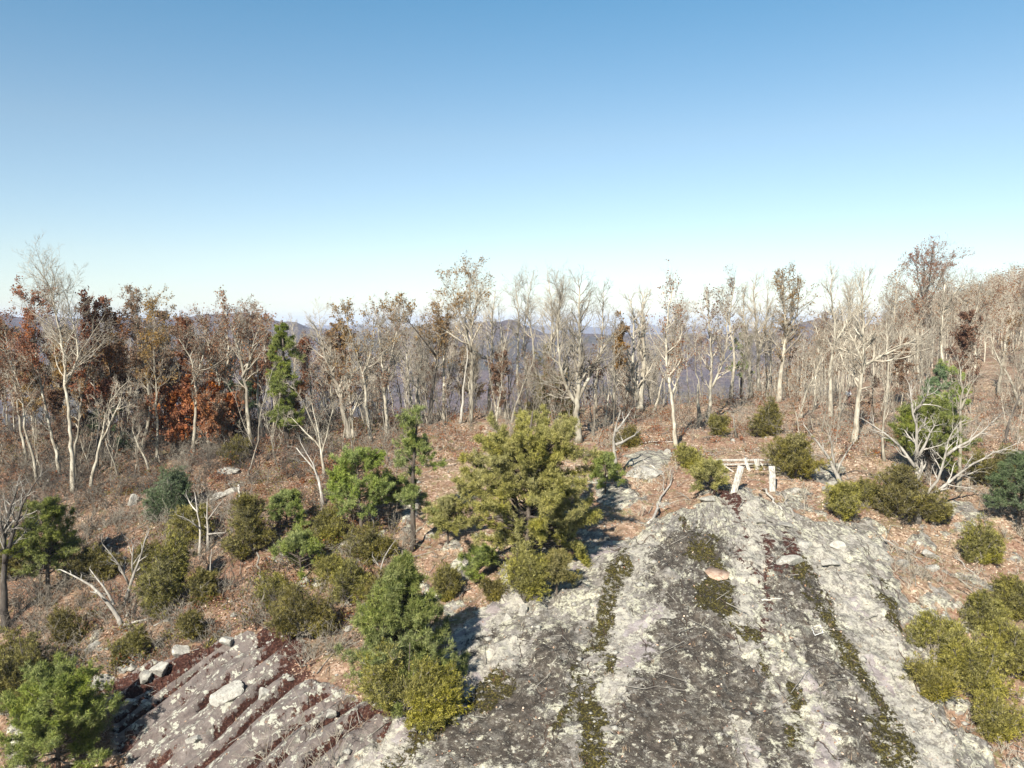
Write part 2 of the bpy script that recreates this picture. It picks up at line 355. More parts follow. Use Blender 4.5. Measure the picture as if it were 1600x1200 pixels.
def axis(parts):
    o = []
    for a, b, s in parts: o += list(np.arange(a, b, s))
    return np.array(o)
xs = axis([(-420, -120, 10), (-120, -60, 2), (-60, -32, .6), (-32, -22, .19), (-22, 0, .13), (0, 28, .17), (28, 60, .5), (60, 160, 2), (160, 430, 10)])
ys = axis([(2, 22, 2), (22, 27, .3), (27, 41, .13), (41, 52, .19), (52, 72, .35), (72, 110, .8), (110, 260, 4), (260, 441, 12)])
GX, GY = np.meshgrid(xs, ys); GH, GM = surface(GX, GY)
g = Geo(); nx, ny = len(xs), len(ys)
idx = np.arange(nx * ny).reshape(ny, nx)
g.add(np.stack([GX, GY, GH], -1).reshape(-1, 3), np.stack([idx[:-1, :-1], idx[:-1, 1:], idx[1:, 1:], idx[1:, :-1]], -1).reshape(-1, 4))

AP = gp0(1125, 765)
m, t, p = mat('ground', rough=.95); q = NB(t)
co = q.n('ShaderNodeTexCoord').outputs['Object']
at1 = q.n('ShaderNodeAttribute', attribute_name='cover'); s1 = q.n('ShaderNodeSeparateColor', i_Color=at1.outputs['Color'])
at2 = q.n('ShaderNodeAttribute', attribute_name='tone'); s2 = q.n('ShaderNodeSeparateColor', i_Color=at2.outputs['Color'])
rock, dark, moss, ledg = s1.outputs[0], s1.outputs[1], s1.outputs[2], at1.outputs['Alpha']
pale, mauve, red = s2.outputs[0], s2.outputs[1], s2.outputs[2]
fl = q.n('ShaderNodeAttribute', attribute_name='flow').outputs['Vector']; st = q.map(fl, (1, .42, 1))              # stretched down the slope
nf = q.noise(co, 9, 4, .75); nm = q.noise(co, 2.4, 5, .65); nl = q.noise(co, .35, 4)
nv = q.n('ShaderNodeTexVoronoi', i_Vector=co, i_Scale=7.0, i_Randomness=1.0).outputs['Color']
nvr = q.n('ShaderNodeSeparateColor', i_Color=nv)
litter = q.ramp(nvr.outputs[0], [(0, (.15, .09, .058)), (.3, (.31, .20, .13)), (.65, (.46, .32, .215)), (.95, (.72, .57, .43))])
litter = q.mix(q.step(nm, .45, .68), litter, (.36, .27, .17))
litter = q.mix(q.math('MULTIPLY', q.step(nl, .42, .62), .65), litter, (.28, .15, .10))
litter = q.mix(q.math('MULTIPLY', q.step(nf, .56, .66), .6), litter, (.10, .06, .04))
litter = q.mix(q.math('MULTIPLY', q.step(q.noise(co, 1.3, 4, .7), .56, .66), .7), litter, (.36, .32, .19))
hum = q.step(q.noise(co, .55, 5, .65), .50, .60)
litter = q.mix(q.math('MULTIPLY', hum, .5), litter, q.ramp(nf, [(.35, (.10, .065, .04)), (.6, (.24, .17, .105))]))
litter = q.mix(q.math('MULTIPLY', q.step(q.noise(q.map(co, loc=(7, 3, 1)), .9, 5, .7), .57, .64), .75), litter, (.20, .19, .075))
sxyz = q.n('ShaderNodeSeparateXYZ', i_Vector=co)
litter = q.mix(q.math('MULTIPLY', q.step(q.math('ADD', sxyz.outputs[0], q.math('MULTIPLY', nl, 14.0)), 6.0, -8.0), .6), litter, q.mix(1.0, litter, (.55, .46, .42), 'MULTIPLY'))  # left slope litter: redder brown, with shade of the slope darkened into it
# rock
r0 = q.ramp(q.noise(st, 3.2, 6, .7), [(.35, (.15, .135, .115)), (.5, (.29, .265, .23)), (.65, (.44, .41, .36))])
lich = q.step(q.noise(st, 2.1, 8, .76, .3), .49, .52)
r1 = q.mix(lich, r0, q.mix(q.step(nf, .4, .6), (.48, .455, .33), (.64, .62, .49)))
sp1 = q.math('MULTIPLY', q.step(q.noise(st, 4.0, 8, .8), .515, .545), .85)
r1 = q.mix(sp1, r1, (.12, .105, .085))
# dark lichen with pale flecks
dn = q.noise(q.map(fl, (1, .45, 1)), 2.3, 10, .8, .3)
dk = q.step(q.math('ADD', dn, q.math('MULTIPLY_ADD', dark, .175, -.115)), .47, .53)
fleck = q.math('MAXIMUM', q.step(q.noise(q.map(fl, (1, .7, 1)), 7.5, 7, .85, .3), .58, .60), q.step(q.noise(q.map(fl, (1, .5, 1)), 2.2, 8, .8, .3), .60, .62))
dcol = q.mix(fleck, q.ramp(q.noise(co, 3.5, 5), [(.35, (.04, .033, .026)), (.55, (.075, .062, .049)), (.75, (.16, .135, .108))]), (.50, .47, .375))
r2 = q.mix(dk, r1, dcol)
# clean pale bands and mauve worn granite
pk = q.step(q.math('ADD', q.noise(st, 3.0, 6, .7), q.math('MULTIPLY_ADD', pale, .30, -.22)), .46, .52)
pcol = q.mix(q.step(q.noise(st, 5, 8, .8), .50, .56), q.mix(q.step(nm, .45, .6), (.52, .49, .40), (.42, .39, .34)), (.27, .245, .205))
r3 = q.mix(pk, r2, pcol)
mk = q.step(q.math('ADD', nm, q.math('MULTIPLY_ADD', mauve, .34, -.33)), .44, .5)
mcol = q.ramp(q.noise(st, 2.5, 5, .6), [(.3, (.22, .18, .17)), (.5, (.34, .295, .28)), (.7, (.47, .43, .41))])
lsp = q.math('MULTIPLY', q.step(q.noise(co, 2.4, 5, .7), .555, .575), ledg)
mcol = q.mix(q.math('MULTIPLY', ledg, .75), mcol, q.ramp(q.noise(co, 3.0, 6, .7), [(.3, (.045, .032, .027)), (.5, (.125, .096, .08)), (.7, (.27, .23, .195))]))
mcol = q.mix(lsp, mcol, (.50, .49, .40))
r4 = q.mix(mk, r3, mcol)
mot = q.math('MULTIPLY', q.step(q.noise(q.map(fl, (1, .6, 1)), 3.4, 9, .84, .2), .53, .55), q.math('MULTIPLY_ADD', q.step(q.noise(co, .5, 3), .4, .6), .6, .3))
r4 = q.mix(mot, r4, q.ramp(nf, [(.4, (.13, .12, .10)), (.6, (.24, .22, .185))]))
mok = q.step(q.math('ADD', q.noise(q.map(fl, (1, .7, 1)), 5.0, 7, .82, .3), q.math('MULTIPLY_ADD', moss, .34, -.285)), .485, .515)
r5 = q.mix(mok, r4, q.ramp(q.noise(co, 12, 4), [(.4, (.022, .018, .006)), (.53, (.06, .05, .012)), (.68, (.19, .16, .04))]))
# cracks in the slab
vor = q.n('ShaderNodeTexVoronoi', feature='DISTANCE_TO_EDGE', i_Vector=q.n('ShaderNodeVectorMath', operation='ADD', i_0=q.map(co, (.55, .16, .2), rot=(0, 0, R(14))), i_1=q.n('ShaderNodeVectorMath', operation='SCALE', i_0=q.n('ShaderNodeTexNoise', i_Vector=co, i_Scale=1.1, i_Detail=4.0).outputs['Color'], i_Scale=.35).outputs[0]).outputs[0], i_Scale=1.0).outputs['Distance']
ck = q.math('MULTIPLY', q.step(vor, .018, .004), q.step(q.noise(co, .8, 3), .52, .6))
r6 = q.mix(q.math('MULTIPLY', ck, .85), r5, (.10, .065, .045))
rk = q.step(q.math('ADD', rock, q.math('MULTIPLY_ADD', q.noise(co, 3.2, 7, .75), 3.4, -1.7)), .42, .55)
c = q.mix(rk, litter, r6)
redk = q.step(q.math('ADD', red, q.math('MULTIPLY_ADD', q.noise(co, 3.5, 6, .7), 4.0, -2.15)), .4, .65)
c = q.mix(redk, c, q.ramp(q.noise(co, 9, 4, .7), [(.38, (.028, .010, .007)), (.55, (.075, .030, .021)), (.72, (.22, .12, .08))]))
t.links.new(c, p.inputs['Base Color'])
hgt = q.math('ADD', q.math('MULTIPLY', nf, .5), q.math('MULTIPLY', nm, 1.0))
hgt = q.math('ADD', hgt, q.math('MULTIPLY', q.math('ADD', mok, q.math('MULTIPLY', ck, -2.0)), .25))
bp = q.n('ShaderNodeBump', i_Strength=.9, i_Distance=.11, i_Height=hgt); t.links.new(bp.outputs[0], p.inputs['Normal'])
M['ground'] = m
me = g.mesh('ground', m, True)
_dx, _dy = GX - AP[0], GY - AP[1] - 3.0; _r = np.hypot(_dx, _dy); _th = np.arctan2(_dx, -_dy)
fa = me.attributes.new('flow', 'FLOAT_VECTOR', 'POINT'); fa.data.foreach_set('vector', np.stack([_th * 13, _r, GH], -1).reshape(-1, 3).astype(np.float32).ravel())
for nm_, ks in (('cover', ('rock', 'dark', 'moss', 'ledge')), ('tone', ('pale', 'mauve', 'red', None))):
    ca = me.color_attributes.new(nm_, 'FLOAT_COLOR', 'POINT')
    a = np.stack([GM[k].ravel() if k else np.ones(nx * ny) for k in ks], 1).astype(np.float32)
    ca.data.foreach_set('color', a.ravel())
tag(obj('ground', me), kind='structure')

def hz(x, y):
    """height by bilinear lookup in the built ground sheet"""
    x = np.atleast_1d(np.asarray(x, float)); y = np.atleast_1d(np.asarray(y, float))
    i = np.clip(np.searchsorted(xs, x) - 1, 0, nx - 2); j = np.clip(np.searchsorted(ys, y) - 1, 0, ny - 2)
    fx = (x - xs[i]) / (xs[i + 1] - xs[i]); fy = (y - ys[j]) / (ys[j + 1] - ys[j])
    return (GH[j, i] * (1 - fx) + GH[j, i + 1] * fx) * (1 - fy) + (GH[j + 1, i] * (1 - fx) + GH[j + 1, i + 1] * fx) * fy
def rockat(x, y):
    i = np.clip(np.searchsorted(xs, x) - 1, 0, nx - 2); j = np.clip(np.searchsorted(ys, y) - 1, 0, ny - 2)
    return GM['rock'][j, i]
def G(px, py, maxd=400):
    """the point of the ground seen at a pixel"""
    r = ray(px, py); ts = np.concatenate([np.arange(18, 110, .12), np.arange(110, maxd, 1.)])
    X, Y, Z = r.x * ts, r.y * ts, r.z * ts; k = Z < hz(X, Y)
    if not k.any(): return G(px, py + 4, maxd)
    k = int(np.argmax(k)); return Vector((X[k], Y[k], float(hz(X[k], Y[k])[0])))
def at_depth(px, py, Y):
    r = ray(px, py); k = Y / r.y; return Vector((r.x * k, Y, r.z * k))

# ------------------------------------------------------------------ far hills
hills_pts = [(-600, 486), (0, 490), (150, 500), (300, 494), (385, 489), (440, 502), (500, 512), (600, 519), (680, 508), (760, 501), (810, 503), (850, 521), (920, 524), (990, 522), (1060, 524), (1150, 522), (1230, 512), (1290, 497), (1340, 505), (1420, 512), (1600, 505), (2200, 480)]
far_pts = [(-600, 505), (300, 508), (600, 510), (800, 509), (850, 510), (900, 507), (960, 511), (1010, 503), (1040, 512), (1100, 509), (1200, 514), (1600, 510), (2200, 505)]
az = np.arange(-52, 52, .16) * np.pi / 180; rr = np.concatenate([np.arange(395, 1200, 22), np.arange(1200, 4200, 40), np.arange(4200, 13000, 160)])
AZ, RR = np.meshgrid(az, rr); HX, HY = RR * np.sin(AZ), RR * np.cos(AZ)
pxa = 800 + F * np.tan(AZ)
def crest(pts, Rr):
    py = np.interp(pxa, [a for a, b in pts], [b for a, b in pts])
    v = (600 - py) / F; return Rr * np.cos(AZ) * (-sp + v * cp) / (cp + v * sp)
c1 = crest(hills_pts, 2300) + 9 * fbm(AZ * 400, RR * 0, 9, 4, 81); c2 = crest(far_pts, 8500) + 30 * fbm(AZ * 400, RR * 0, 10, 4, 82)
base = -300 + 40 * fbm(HX, HY, 500, 4, 83)
w1 = np.exp(-((RR - 2300) / np.where(RR < 2300, 900, 600)) ** 2); w2 = np.exp(-((RR - 8500) / 1500) ** 2)
sp_ = 1 - .5 * w1
HZ = base + (c1 - base) * w1 + (c2 - base) * w2 + 110 * fbm(HX + HY * .3, HY * .6, 480, 5, 84) * (1 - w1) * (1 - w2)
HZ = np.minimum(HZ, np.where(RR < 2800, c1 + (2300 - RR) * 0 + 1e-3, 1e9) + np.where(RR < 2300, 0, 0))
k = sm(RR, 400, 900)
HZ = (base_h(np.clip(HX, -330, 330), np.clip(HY, 0, 440)) - 6 - (RR - 395) * .25) * (1 - k) + HZ * k
HZ = np.where(RR < 1900, np.minimum(HZ, -60 - RR * .02), HZ) if False else HZ
g = Geo(); a_, b_ = AZ.shape; idx = np.arange(a_ * b_).reshape(a_, b_)
g.add(np.stack([HX, HY, HZ], -1).reshape(-1, 3), np.stack([idx[:-1, :-1], idx[:-1, 1:], idx[1:, 1:], idx[1:, :-1]], -1).reshape(-1, 4))
m, t, p = mat('far_hills', rough=1); q = NB(t); co = q.n('ShaderNodeTexCoord').outputs['Object']
c = q.ramp(q.noise(co, .05, 6, .75), [(.35, (.055, .035, .035)), (.5, (.125, .085, .078)), (.66, (.19, .13, .11))])
c = q.mix(q.math('MULTIPLY', q.step(q.noise(co, .004, 4), .5, .65), .6), c, (.05, .055, .03))
t.links.new(c, p.inputs['Base Color'])
bp = q.n('ShaderNodeBump', i_Strength=1., i_Distance=18., i_Height=q.noise(co, .035, 5, .7)); t.links.new(bp.outputs[0], p.inputs['Normal'])
tag(obj('hills', g.mesh('hills', m, True)), kind='structure')

# ------------------------------------------------------------------ tree growth
UP = (0, 0, 1)
def nrm(a):
    l = math.sqrt(a[0] * a[0] + a[1] * a[1] + a[2] * a[2]) or 1e-9
    return (a[0] / l, a[1] / l, a[2] / l)
def rdir(rg):
    z = rg.uniform(-1, 1); a = rg.uniform(0, 6.2832); s = math.sqrt(1 - z * z); return (s * math.cos(a), s * math.sin(a), z)
def bend(d, ang, rg):
    o = rdir(rg); dp = o[0] * d[0] + o[1] * d[1] + o[2] * d[2]
    o = nrm((o[0] - d[0] * dp, o[1] - d[1] * dp, o[2] - d[2] * dp)); c, s = math.cos(ang), math.sin(ang)
    return (d[0] * c + o[0] * s, d[1] * c + o[1] * s, d[2] * c + o[2] * s)
def branch(out, rg, p, d, L, r, lev, mx, dens=1.0, trop=.08):
    dens_ = dens * .88
    """adds (p, q, r0, r1, level) segments"""
    n = (5, 5, 4, 3, 2)[lev]; wig = (.12, .24, .32, .36, .36)[lev]
    tp = trop * (1, 1, .9, .8, .6)[lev]; rend = r * .35 if lev < mx else r * .5
    for i in range(n):
        a, b = i / n, (i + 1) / n
        w = rdir(rg); d = nrm((d[0] + w[0] * wig, d[1] + w[1] * wig, d[2] + w[2] * wig + tp))
        q_ = (p[0] + d[0] * L / n, p[1] + d[1] * L / n, p[2] + d[2] * L / n)
        out.append((p, q_, r + (rend - r) * a, r + (rend - r) * b, lev))
        if lev < mx:
            k = (2, 2, 2.1, 1.5)[min(lev, 3)] * dens_
            if i == 0 and lev > 0: k *= .3
            for _ in range(int(k) + (rg.random() < k % 1)):
                s = rg.uniform(.32, .62) * (1 - .35 * a)
                branch(out, rg, q_, bend(d, rg.uniform(.45, .95), rg), L * s, max((r + (rend - r) * b) * rg.uniform(.45, .68), .0045), lev + 1, mx, dens, trop)
        p = q_
def interp_path(pts, n):
    P = np.array([tuple(v) for v in pts]); d = np.concatenate([[0], np.cumsum(np.linalg.norm(np.diff(P, axis=0), axis=1))])
    s = np.linspace(0, d[-1], n)
    Q = np.stack([np.interp(s, d, P[:, k]) for k in range(3)], 1)
    for _ in range(2): Q[1:-1] = .25 * Q[:-2] + .5 * Q[1:-1] + .25 * Q[2:]
    return Q
def build_tree(stems, r0, seed, crown=.45, dens=1.0, leaf=None, leaf_n=1.0, leaf_size=.13, bark='bark', dead=False, twig_r=.0062, limb=.30, maxlev=3, leaf_lo=0.0):
    """stems: list of world polylines, the first is the trunk. Returns meshes relative to the base."""
    rg = random.Random(seed); rng = np.random.default_rng(seed)
    base = Vector(stems[0][0]); gt, gb = Geo(), Geo(); segs = []
    H = max(s[-1][2] for s in stems) - base.z
    for si, s in enumerate(stems):
        s = [Vector(v) - base for v in s]; L = sum((b - a).length for a, b in zip(s, s[1:]))
        n = max(5, int(L / .55)); P = interp_path(s, n)
        jit = rng.normal(size=P.shape) * .035 * min(1, H / 8); jit[0] = 0; P = P + jit; ph_ = rng.uniform(0, 6.28, 4); tq = np.linspace(0, 1, n); am_ = .018 * L
        P[:, 0] += am_ * np.minimum(tq * 3, 1) * (np.sin(tq * 7 + ph_[0]) - math.sin(ph_[0])) * .5; P[:, 1] += am_ * np.minimum(tq * 3, 1) * (np.sin(tq * 9 + ph_[1]) - math.sin(ph_[1])) * .8
        ra = r0 if si == 0 else r0 * .62
        tt = np.linspace(0, 1, n); rad = ra * (1 - .80 * tt ** .9)
        if si == 0: rad = rad * (1 + .45 * np.exp(-tt * 18)); P[0, 2] -= .15; P[1:, 2] *= 1.0
        gt.path(P, np.maximum(rad, .008), 7)
        for i in range(1, n):
            f = tt[i]; zz = P[i][2] / H if H > 0 else f
            if (si == 0 and len(stems) == 1 and f < crown) or (si == 0 and zz < crown * .85): 
                if rg.random() > .10 * dens: continue
                scale = .5
            else: scale = 1
            kk = (2.0 if scale == 1 else 1) * dens * (1.15 if f > .6 else .8)
            for _ in range(int(kk) + (rg.random() < kk % 1)):
                d = nrm(tuple(P[min(i + 1, n - 1)] - P[i - 1]))
                bl = H * limb * rg.uniform(.4, 1.0) * (1.05 - .52 * f) * scale
                branch(segs, rg, tuple(P[i]), bend(d, rg.uniform(.5, 1.05), rg), bl, max(rad[i] * rg.uniform(.45, .75), .018), 1 + (scale < 1), maxlev, dens if not dead else dens * .6, .06 if dead else .10)
        if not dead:
            branch(segs, rg, tuple(P[-1]), nrm(tuple(P[-1] - P[-2])), H * .07, rad[-1], 2, maxlev, dens, .1)
    out = []
    out.append(('trunk', gt.mesh('trunk', M[bark], True)))
    if segs:
        P0 = np.array([s[0] for s in segs]); P1 = np.array([s[1] for s in segs]); ra = np.array([s[2] for s in segs]); rb = np.array([s[3] for s in segs]); lv = np.array([s[4] for s in segs])
        ra = np.maximum(ra, twig_r); rb = np.maximum(rb, twig_r * .7)
        k = lv <= 1; gb.segs(P0[k], P1[k], ra[k], rb[k], 5); k = ~k; gb.segs(P0[k], P1[k], ra[k], rb[k], 3)
        out.append(('branches', gb.mesh('branches', M['deadwood' if dead else ('twig' if bark != 'bark_dark' else 'bark_mid')], False)))
        if leaf:
            k = np.where((lv >= 2) & (P1[:, 2] > H * leaf_lo))[0]; nn = int(len(k) * leaf_n)
            if nn > 4:
                # leaves hang on in patches
                pick = rng.choice(k, nn); C = P0[pick] + (P1[pick] - P0[pick]) * rng.random((nn, 1)) + rng.normal(size=(nn, 3)) * .09
                patch = fbm(C[:, 0] + C[:, 1] * .7, C[:, 2], 1.1, 2, seed % 97) + rng.normal(size=nn) * .25
                C = C[patch > -.12]
                gl = Geo(); gl.quads(C, leaf_size * rng.uniform(.6, 1.4, len(C)), rng)
                out.append(('foliage', gl.mesh('foliage', M[leaf])))
    return base, out
def place(name, base, parts, label, cat, group=None):
    r = thing(name, base, label, cat, group)
    for nme, me in parts: obj(nme, me, r)
    return r

# ---- traced deciduous trees.  stems in photo pixels from the ground up
TREES = []
def T(stems, w, **k): TREES.append((stems, w, k))
# left third
T([[(8, 985), (4, 900), (10, 830), (22, 760)], [(8, 880), (30, 800), (60, 745)], [(6, 860), (2, 800)]], 14, bark='bark_dark', dead=True, dens=.7, name='dark leaning dead tree at the left edge with bare broken limbs')
T([[(42, 722), (33, 660), (20, 580), (8, 500)]], 7, leaf='leaf_rust')
T([[(60, 762), (52, 690), (36, 600), (12, 530)]], 7, leaf='leaf_brown', leaf_n=.6)
T([[(94, 744), (85, 690), (72, 640), (62, 560), (50, 450)]], 8, leaf='leaf_red', leaf_n=2.2, leaf_lo=.55, name='tall left-hand oak with a ragged crown of dark red leaves')
T([[(115, 768), (108, 657), (100, 580), (95, 520), (80, 430), (72, 405)], [(100, 590), (125, 540), (110, 460), (105, 430)]], 10, crown=.6, dens=1.15, name='tallest bare tree of the left group, its fine twigs rising above a red crown')
T([[(121, 757), (114, 690), (125, 620), (140, 560)]], 7, leaf='leaf_gold', leaf_n=.8)
T([[(140, 767), (155, 700), (165, 645), (172, 612), (195, 585)], [(160, 680), (180, 640), (192, 600)]], 8, crown=.6, dens=.8, name='pale bare tree leaning right with a forked top behind the leafy slope')
T([[(150, 735), (150, 650), (146, 560), (140, 475)]], 8, leaf='leaf_red', leaf_n=3, leaf_size=.17, bark='bark_dark', crown=.3, name='dense oak with dark red and gold leaves left of the orange oak')
T([[(170, 720), (172, 640), (168, 560), (175, 490)]], 8, leaf='leaf_rust', leaf_n=2.5, bark='bark_dark', crown=.35)
T([[(222, 710), (228, 660), (232, 600), (222, 540), (208, 470)]], 9, leaf='leaf_brown', leaf_n=.9)
T([[(206, 707), (208, 657), (212, 560), (214, 500), (200, 455)]], 6, leaf='leaf_brown', leaf_n=.8)
T([[(237, 742), (216, 695), (207, 660), (210, 600)]], 5)
T([[(243, 722), (250, 672), (246, 600), (240, 520), (242, 470)]], 6, leaf='leaf_gold', leaf_n=1.0)
T([[(302, 716), (304, 680), (310, 650), (302, 585), (299, 547), (283, 510)], [(300, 590), (318, 545), (320, 500)]], 9, leaf='leaf_brown', leaf_n=.4)
T([[(296, 700), (296, 670), (300, 640), (305, 600)], [(298, 680), (275, 650), (262, 625)], [(300, 660), (330, 640), (345, 620)]], 6, leaf='leaf_orange', leaf_n=2.6, leaf_size=.2, crown=.15, bark='bark_dark', dens=1.3, limb=.62, name='small oak with bright orange leaves in front of pale trunks')
T([[(268, 705), (270, 680), (272, 655)]], 5, leaf='leaf_orange', leaf_n=3, leaf_size=.2, crown=.1, dens=1.4, limb=.6, name='low orange-leaved sapling left below the bright orange oak')
T([[(328, 708), (325, 672), (318, 635)], [(326, 680), (345, 650), (352, 625)]], 5, leaf='leaf_orange', leaf_n=2.6, leaf_size=.2, crown=.1, dens=1.4, limb=.6, name='low orange-leaved sapling right below the bright orange oak')
T([[(350, 692), (352, 640), (346, 580), (332, 545), (318, 480)], [(346, 590), (360, 540), (352, 490)]], 9, leaf='leaf_rust', leaf_n=.5)
T([[(359, 690), (355, 650), (362, 580), (368, 520), (372, 480)]], 6, leaf='leaf_red', leaf_n=.5)
T([[(393, 702), (388, 650), (380, 590), (375, 555), (362, 500), (348, 465)], [(378, 580), (395, 540), (402, 500)]], 10, leaf='leaf_rust', leaf_n=.5)
T([[(415, 690), (408, 650), (402, 590), (398, 530), (392, 480)]], 7, leaf='leaf_brown', leaf_n=.5)
T([[(424, 692), (432, 650), (425, 600)]], 6)
T([[(470, 690), (484, 640), (482, 580), (476, 530)]], 6, leaf='leaf_rust', leaf_n=.7)
T([[(500, 700), (495, 670), (485, 640), (470, 610), (450, 590)]], 5)
T([[(508, 745), (502, 700), (495, 670), (488, 620)], [(503, 710), (512, 660), (520, 630)], [(503, 700), (480, 670), (455, 645)]], 7, dens=.9, name='short forked bare tree just left above the layered green pine')
T([[(549, 690), (540, 655), (532, 610), (515, 572), (502, 530), (497, 500)], [(535, 620), (552, 580), (560, 560)]], 13, bark='bark_mid', name='thick dark-based leaning trunk right of the pine column')
T([[(553, 692), (548, 655), (545, 600), (552, 560)], [(548, 650), (562, 610), (575, 590)]], 7)
T([[(580, 692), (574, 655), (570, 600), (565, 560), (553, 520), (540, 475)], [(568, 580), (582, 530), (585, 470)]], 8, leaf='leaf_gold', leaf_n=.5)
T([[(607, 682), (605, 655), (597, 600), (595, 550), (592, 500)], [(600, 610), (608, 570), (615, 540), (622, 490)]], 9, name='pale forked tree with two upright stems left of centre')
T([[(645, 660), (643, 620), (638, 560), (632, 520), (625, 480)]], 7, leaf='leaf_brown', leaf_n=.3)
T([[(651, 655), (653, 600), (656, 572), (661, 547)]], 7, crown=.8, dens=.6)
T([[(661, 662), (648, 600), (640, 570), (628, 545)]], 5)
T([[(672, 662), (674, 600), (680, 540), (690, 505), (700, 470)], [(680, 545), (650, 500), (620, 475)]], 8, bark='bark_dark', leaf='leaf_gold', leaf_n=1.1, leaf_lo=.4, name='dark-stemmed tree with golden leaf clusters left of the tall centre crown')
T([[(694, 658), (693, 600), (691, 540), (688, 500), (690, 455)]], 7, leaf='leaf_gold', leaf_n=1.2)
T([[(719, 662), (726, 600), (733, 545), (725, 515)]], 7, crown=.85, dens=.5, bark='deadwood', name='bleached white pole-like trunk leaning right at centre')
T([[(736, 660), (738, 600), (736, 540), (732, 480), (735, 418)], [(736, 540), (720, 480), (705, 430)], [(735, 500), (748, 450), (744, 420)]], 9, leaf='leaf_gold', leaf_n=.35, crown=.6, dens=1.2, name='tallest centre tree with a dense twiggy crown and a few golden leaves')
T([[(765, 645), (764, 590), (766, 540), (768, 490), (772, 450)]], 8)
T([[(780, 650), (779, 590), (772, 560), (755, 545), (735, 540)], [(779, 590), (785, 540), (780, 480)]], 10, dens=.8)
T([[(790, 655), (788, 600), (784, 555), (795, 500)]], 6)
# centre
T([[(799, 660), (808, 620), (818, 592), (832, 560)]], 6, dens=.7)
T([[(813, 648), (810, 580), (809, 500), (807, 430)]], 8, crown=.55)
T([[(822, 645), (825, 580), (820, 520), (822, 460)]], 7, crown=.55)
T([[(842, 648), (838, 580), (835, 520), (824, 460), (830, 425)]], 7, crown=.5)
T([[(852, 648), (853, 590), (857, 530), (862, 470), (858, 428)], [(856, 540), (872, 490), (878, 440)]], 8, crown=.5)
T([[(868, 645), (870, 600), (868, 540), (872, 470), (880, 430)]], 6)
T([[(904, 692), (902, 650), (899, 620), (902, 560), (903, 500), (906, 430)], [(900, 625), (884, 600), (878, 560), (870, 500), (876, 440)], [(903, 620), (915, 590), (930, 550), (950, 520), (962, 500)]], 14, crown=.3, dens=1.05, name='large pale three-stemmed tree standing forward on the crest at centre')
T([[(930, 645), (932, 590), (938, 540), (940, 480), (945, 440)]], 7)
T([[(960, 648), (958, 600), (962, 550), (968, 500)]], 6, leaf='leaf_gold', leaf_n=2.5, leaf_size=.17, leaf_lo=.3, name='tree with a rounded golden-brown leafy crown right of the three-stemmed tree')
T([[(1000, 642), (1001, 600), (1005, 550), (1004, 505), (1004, 450)], [(999, 625), (990, 590), (992, 540), (991, 490), (985, 455)], [(998, 625), (975, 600), (960, 585), (955, 555)]], 14, crown=.5, name='stout white double-stemmed trunk with one limb sweeping left')
T([[(1021, 645), (1031, 612), (1037, 580)]], 7, crown=.7, dens=.5)
T([[(1056, 700), (1052, 650), (1048, 600), (1044, 540), (1042, 480), (1048, 430)], [(1050, 610), (1065, 570), (1070, 540)]], 9, leaf='leaf_rust', leaf_n=.25, name='slender bare tree whose trunk base stands lowest, above the round green bush')
T([[(1093, 665), (1091, 630), (1089, 600)]], 9, crown=.9, dens=.2, dead=True, name='short broken grey snag beside a leaning trunk')
T([[(1105, 660), (1111, 620), (1116, 575), (1112, 520), (1105, 450)], [(1113, 600), (1130, 560), (1135, 500), (1130, 450)]], 9, leaf='leaf_brown', leaf_n=.2, dens=1.1)
T([[(1142, 612), (1144, 560), (1140, 500), (1145, 430)]], 8, leaf='leaf_brown', leaf_n=.2)
T([[(1187, 615), (1185, 560), (1178, 510), (1180, 430)], [(1184, 560), (1198, 510), (1200, 440)]], 9)
T([[(1173, 606), (1172, 560), (1165, 500), (1160, 445)]], 8)
T([[(1217, 628), (1220, 575), (1223, 520), (1226, 470), (1222, 428)], [(1222, 530), (1245, 480), (1250, 440)]], 11, leaf='leaf_gold', leaf_n=.6, crown=.4, dens=1.15, name='thick pale trunk with a broad crown of sparse golden leaves right of centre')
T([[(1250, 655), (1260, 612), (1276, 580), (1290, 545)]], 7, dens=.7)
T([[(1297, 655), (1300, 600), (1301, 560), (1303, 500), (1298, 440), (1305, 412)], [(1302, 530), (1325, 490), (1330, 440)]], 10, name='straight tall pale tree left of the person in white')
T([[(1272, 640), (1275, 600), (1280, 560), (1275, 500)]], 6, leaf='leaf_brown', leaf_n=.3)
T([[(1312, 652), (1314, 610), (1316, 580), (1322, 540)]], 6, dens=.5, crown=.7)
T([[(1328, 604), (1327, 560), (1325, 510), (1330, 430)]], 7)
T([[(1334, 692), (1342, 640), (1350, 590), (1353, 550), (1350, 500), (1350, 420)], [(1352, 560), (1375, 545), (1410, 530), (1440, 510)], [(1352, 560), (1335, 530), (1320, 480)]], 13, crown=.35, dens=1.05, name='large pale tree right of the person, its long limb reaching right')
T([[(1383, 640), (1387, 600), (1390, 560), (1385, 490)]], 7)
T([[(1382, 720), (1379, 680), (1386, 620), (1392, 590)]], 7, dens=.8)
T([[(1402, 610), (1400, 560), (1398, 480), (1402, 420)]], 7, leaf='leaf_rust', leaf_n=.3)
T([[(1437, 600), (1435, 550), (1430, 500), (1438, 460)]], 8, leaf='leaf_rust', leaf_n=.4)
T([[(1450, 590), (1449, 520), (1447, 470), (1455, 380)], [(1448, 475), (1435, 430), (1430, 392)], [(1448, 470), (1470, 420), (1480, 392)]], 7, leaf='leaf_red', leaf_n=.9, leaf_lo=.6, bark='bark_dark', crown=.6, name='tallest dark-stemmed tree on the right with reddish leaves at its very top')
